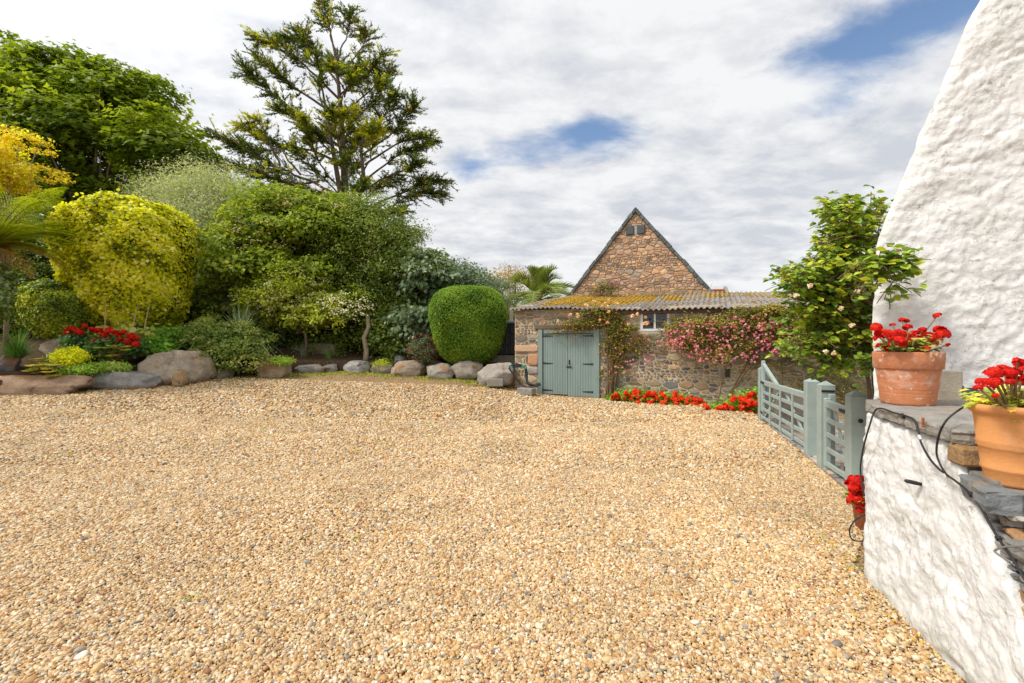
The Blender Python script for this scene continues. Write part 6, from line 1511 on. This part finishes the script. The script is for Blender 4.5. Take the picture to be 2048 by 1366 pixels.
prof1 = [(r * .745, z) for r, z in prof1]
pot('weathered terracotta pot with ring grooves standing on the stone landing', 'scarlet geranium in the ring-grooved pot on the landing', (2.92, 3.36, TOPZ), prof1, M_terra, .208, 3, H1, .05, .17, .2, .17)
prof2 = [(0, .004), (.135, 0), (.142, .012), (.15, .06), (.160, .068), (.164, .078), (.158, .088), (.172, .17), (.184, .178), (.178, .188), (.186, .196), (.180, .206), (.192, .30), (.198, .33), (.215, .338), (.228, .35), (.232, .365), (.222, .378), (.20, .378), (.188, .36), (0, .33)]
prof2 = [(r * .70, z) for r, z in prof2]
H2 = []
for (x, y, s) in [(1975, 765, .9), (1990, 750, .9), (2000, 745, 1.0), (1985, 775, .8), (1965, 775, .6), (2015, 738, .8), (2030, 745, .9), (2040, 755, 1.0), (2045, 725, .8), (2000, 765, .9), (2055, 740, 1), (2000, 792, .45), (2070, 760, 1), (2090, 740, 1), (2048, 770, .8), (2030, 765, .6)]:
    D = 2.1 + random.uniform(-.12, .05); p = P(x, y, D); H2.append((p.x - 2.40, p.y - 2.16, p.z - 1.38, s * .55))
p2t, _ = pot('smooth orange terracotta pot with raised bands on the lower step', 'scarlet geranium with lime leaves in the smooth orange pot', (2.38, 2.16, 1.004), prof2, M_terra2, .148, 5, H2, .05, .12, .16, .13, [(.14, .22, .05), (.22, .3, .07), (.34, .36, .09)])
mb = MB(); an = math.radians(228); cc_ = Vector((2.40 + .136 * math.cos(an), 2.16 + .136 * math.sin(an), 1.27)); e1 = Vector((-math.sin(an), math.cos(an), 0))
mb.tube([cc_ + (e1 * math.cos(a * .524) + UP * math.sin(a * .524)) * .028 for a in range(13)], .007, 6); mb.build('moulding', M_terra2, p2t, smooth=True)
prof3 = [(0, 0), (.08, 0), (.11, .22), (.122, .225), (.125, .27), (.11, .27), (0, .24)]
H3 = []
for (x, y, s) in [(1712, 962, 1.2), (1705, 972, 1.2), (1718, 975, 1.1), (1714, 995, 1.2), (1706, 1000, 1), (1722, 1008, .9), (1719, 1020, .6), (1725, 960, 1.1), (1732, 985, 1.1), (1700, 968, .8)]:
    p = P(x, y, 4.0); H3.append((p.x - 3.16, p.y - 4.05, p.z - .27, s * .95))
pot('small terracotta pot on the gravel behind the corner of the steps', 'red geranium peeping out at gravel level behind the white corner', (3.16, 4.05, 0), prof3, M_terra, .12, 8, H3, .05, .12, .12, .14)

# ------------------------------------------------------------------ cables, hook, weeds
def fc(px, py, off=.035):   # on the flank of the steps
    r = (px - 1024) / F; z = .8
    for _ in range(6):
        k = .29 + .04 * z / 1.2; D = (1.58 - .02 - off) / (r - k); z = EYE + (683 - py) / F * D
    return Vector((r * D, D, z))
def lc(px, py, z=TOPZ + .012): D = (EYE - z) * F / (py - 683); return Vector((XD(px, D), D, z))
cable_top = [(1754, 818), (1790, 826), (1826, 838), (1836, 862), (1842, 885), (1858, 915), (1878, 938), (1894, 950), (1915, 965), (1940, 987), (1960, 1012), (1978, 1045), (1998, 1078), (2020, 1110), (2048, 1155), (2075, 1200)]
cor = [Vector((XD(1729, 3.3), 3.3, EYE - (992 - 683) / F * 3.3)), Vector((XD(1721, 3.35), 3.35, EYE - (945 - 683) / F * 3.35)), Vector((XD(1725, 3.3), 3.3, EYE - (905 - 683) / F * 3.3)), Vector((XD(1738, 3.2), 3.2, EYE - (855 - 683) / F * 3.2))]
cab = hose('power_cable', 'black cable running over the landing edge and down the white side wall', [cor + [fc(x, y, .055) for x, y in cable_top]], .0055, cat='cable')
for (x, y) in [(1840, 875), (1893, 951)]:
    a, b = fc(x - 2, y - 4, .055), fc(x + 2, y + 4, .055); mb = MB(); mb.tube([a, b], .0075, 8); mb.build('tape', M_white, cab)
for (x, y) in [(1942, 989), (1997, 1077), (1806, 832)]:
    a, b = fc(x - 2, y - 3, .055), fc(x + 2, y + 3, .055); mb = MB(); mb.tube([a, b], .011, 8); mb.build('clip', M_rubber, cab)
hose('power_cable', 'black cable rising in a loop from the white wall to the orange pot', [[fc(1895, 952, .06), fc(1882, 932, .06), fc(1873, 905, .07), fc(1878, 870, .09), fc(1892, 842, .08), Vector(P(1915, 822, 2.5)), Vector(P(1940, 808, 2.4)), Vector(P(1968, 799, 2.3)), Vector(P(1995, 796, 2.2))]], .005, cat='cable')
hose('power_cable', 'thin grey cable looping near the bottom of the exposed stone flank', [[fc(2075, 1090, .05), fc(2048, 1092, .06), fc(2010, 1094, .06), fc(1990, 1101, .06), fc(1998, 1110, .06), fc(2026, 1126, .055)]], .0045, m=M_metal, cat='cable')
hose('power_cable', 'black cable loop hanging over the gravel at the corner of the steps', [[Vector(P(1729, 1030, 3.35)), Vector(P(1708, 1043, 3.3)), Vector(P(1699, 1062, 3.3)), Vector(P(1706, 1080, 3.3)), Vector(P(1732, 1082, 3.3))]], .005, cat='cable')
hk = thing('iron_hook', 'short dark iron peg sticking out of the white side wall', 'peg', fc(1842, 968, 0)); mb = MB()
a, b = fc(1844, 969, 0), fc(1842, 968, 0) - SR * .07; b = P(1809, 961, b.y - .0); mb.tube([a, a.lerp(b, .5), a.lerp(b, .9), b], [.010, .012, .011, .006], 10); mb.build('peg', M_iron, hk, smooth=True)
mb = MB(); mb.box(fc(1846, 845, .06), (.006, .006, .028), None, .002); tag(mb.build('rusty_nail', M_rust), 'rusty iron bracket under the edge of the landing slab', 'bracket')

# weeds in the gravel
pos = []
def wd(n, f, s):
    for _ in range(n):
        x, y = f(); 
        for k in range(R9.randrange(6, 22)): pos.append((x + R9.gauss(0, s), y + R9.gauss(0, s), 0))
def along():
    i = R9.random() * .99 * (lineX[-1] - lineX[2]) + lineX[2]; return i, float(yline(i)) - abs(R9.gauss(0, .45)) - .05
wd(620, along, .11); wd(90, lambda: (R9.uniform(-9, 3), R9.uniform(6, 13)), .05); wd(10, lambda: (R9.uniform(-2, 2), R9.uniform(2.6, 5)), .018)
wd(60, lambda: (lambda D: (stairX(D) - abs(R9.gauss(.04, .08)), D))(R9.uniform(1.9, 4.4)), .035); wd(8, lambda: (XD(430, 3.2) + R9.gauss(0, .03), 2.95), .02)
pos = np.array(pos); k = pos[:, 1] < 14.7 - .445 * pos[:, 0]; pos = pos[k]; pos[:, 2] = gz(pos[:, 0], pos[:, 1]) + .012; k = len(pos); near = np.clip(pos[:, 1] / 6, .35, 1.4)
o = leaves('weeds', pos, rng.normal(0, .5, (k, 3)) + np.array([0, 0, 1]), rng.normal(size=(k, 3)) + np.array([0, 0, .4]), .035 * near * rng.uniform(.6, 1.3, k), pal_pick([(.08, .15, .03), (.14, .22, .04), (.22, .26, .06), (.2, .1, .04)], k, .2), 'dia', M_leaf)
tag(o, 'little green weeds creeping through the gravel', 'weeds')
n_y = 34; Dy = rng.uniform(2.3, 4.3, n_y); py2 = np.stack([stairX(Dy) - np.abs(rng.normal(.05, .1, n_y)) - .03, Dy, np.full(n_y, .035)], 1); py3 = np.repeat(py2, 5, 0)
o = leaves('sedum_flowers', py3, rng.normal(0, .3, (len(py3), 3)) + np.array([0, 0, 1]), rng.normal(size=(len(py3), 3)), .012, pal_pick([(.75, .5, .02)], len(py3)), 'wide', M_petal)
tag(o, 'tiny yellow flowers scattered on the gravel along the steps', 'flowers')
# leaf litter along the beds
o_n = 900; lx = rng.uniform(lineX[1], 0, o_n); ly = yline(lx) - np.abs(rng.normal(0, .5, o_n)); lp = np.stack([lx, ly, gz(lx, ly) + .012], 1)
o = leaves('leaf_litter', lp, rng.normal(0, .3, (o_n, 3)) + np.array([0, 0, 1]), rng.normal(size=(o_n, 3)), .05, pal_pick([(.2, .1, .04), (.3, .18, .08), (.12, .07, .04)], o_n), 'dia', M_leaf); tag(o, 'fallen brown leaves along the foot of the boulders', 'leaf litter')
tris = sum(sum(len(p.vertices) - 2 for p in ob.data.polygons) for ob in bpy.data.objects if ob.type == 'MESH')
print('TRIS', tris, 'pebbles', npb)
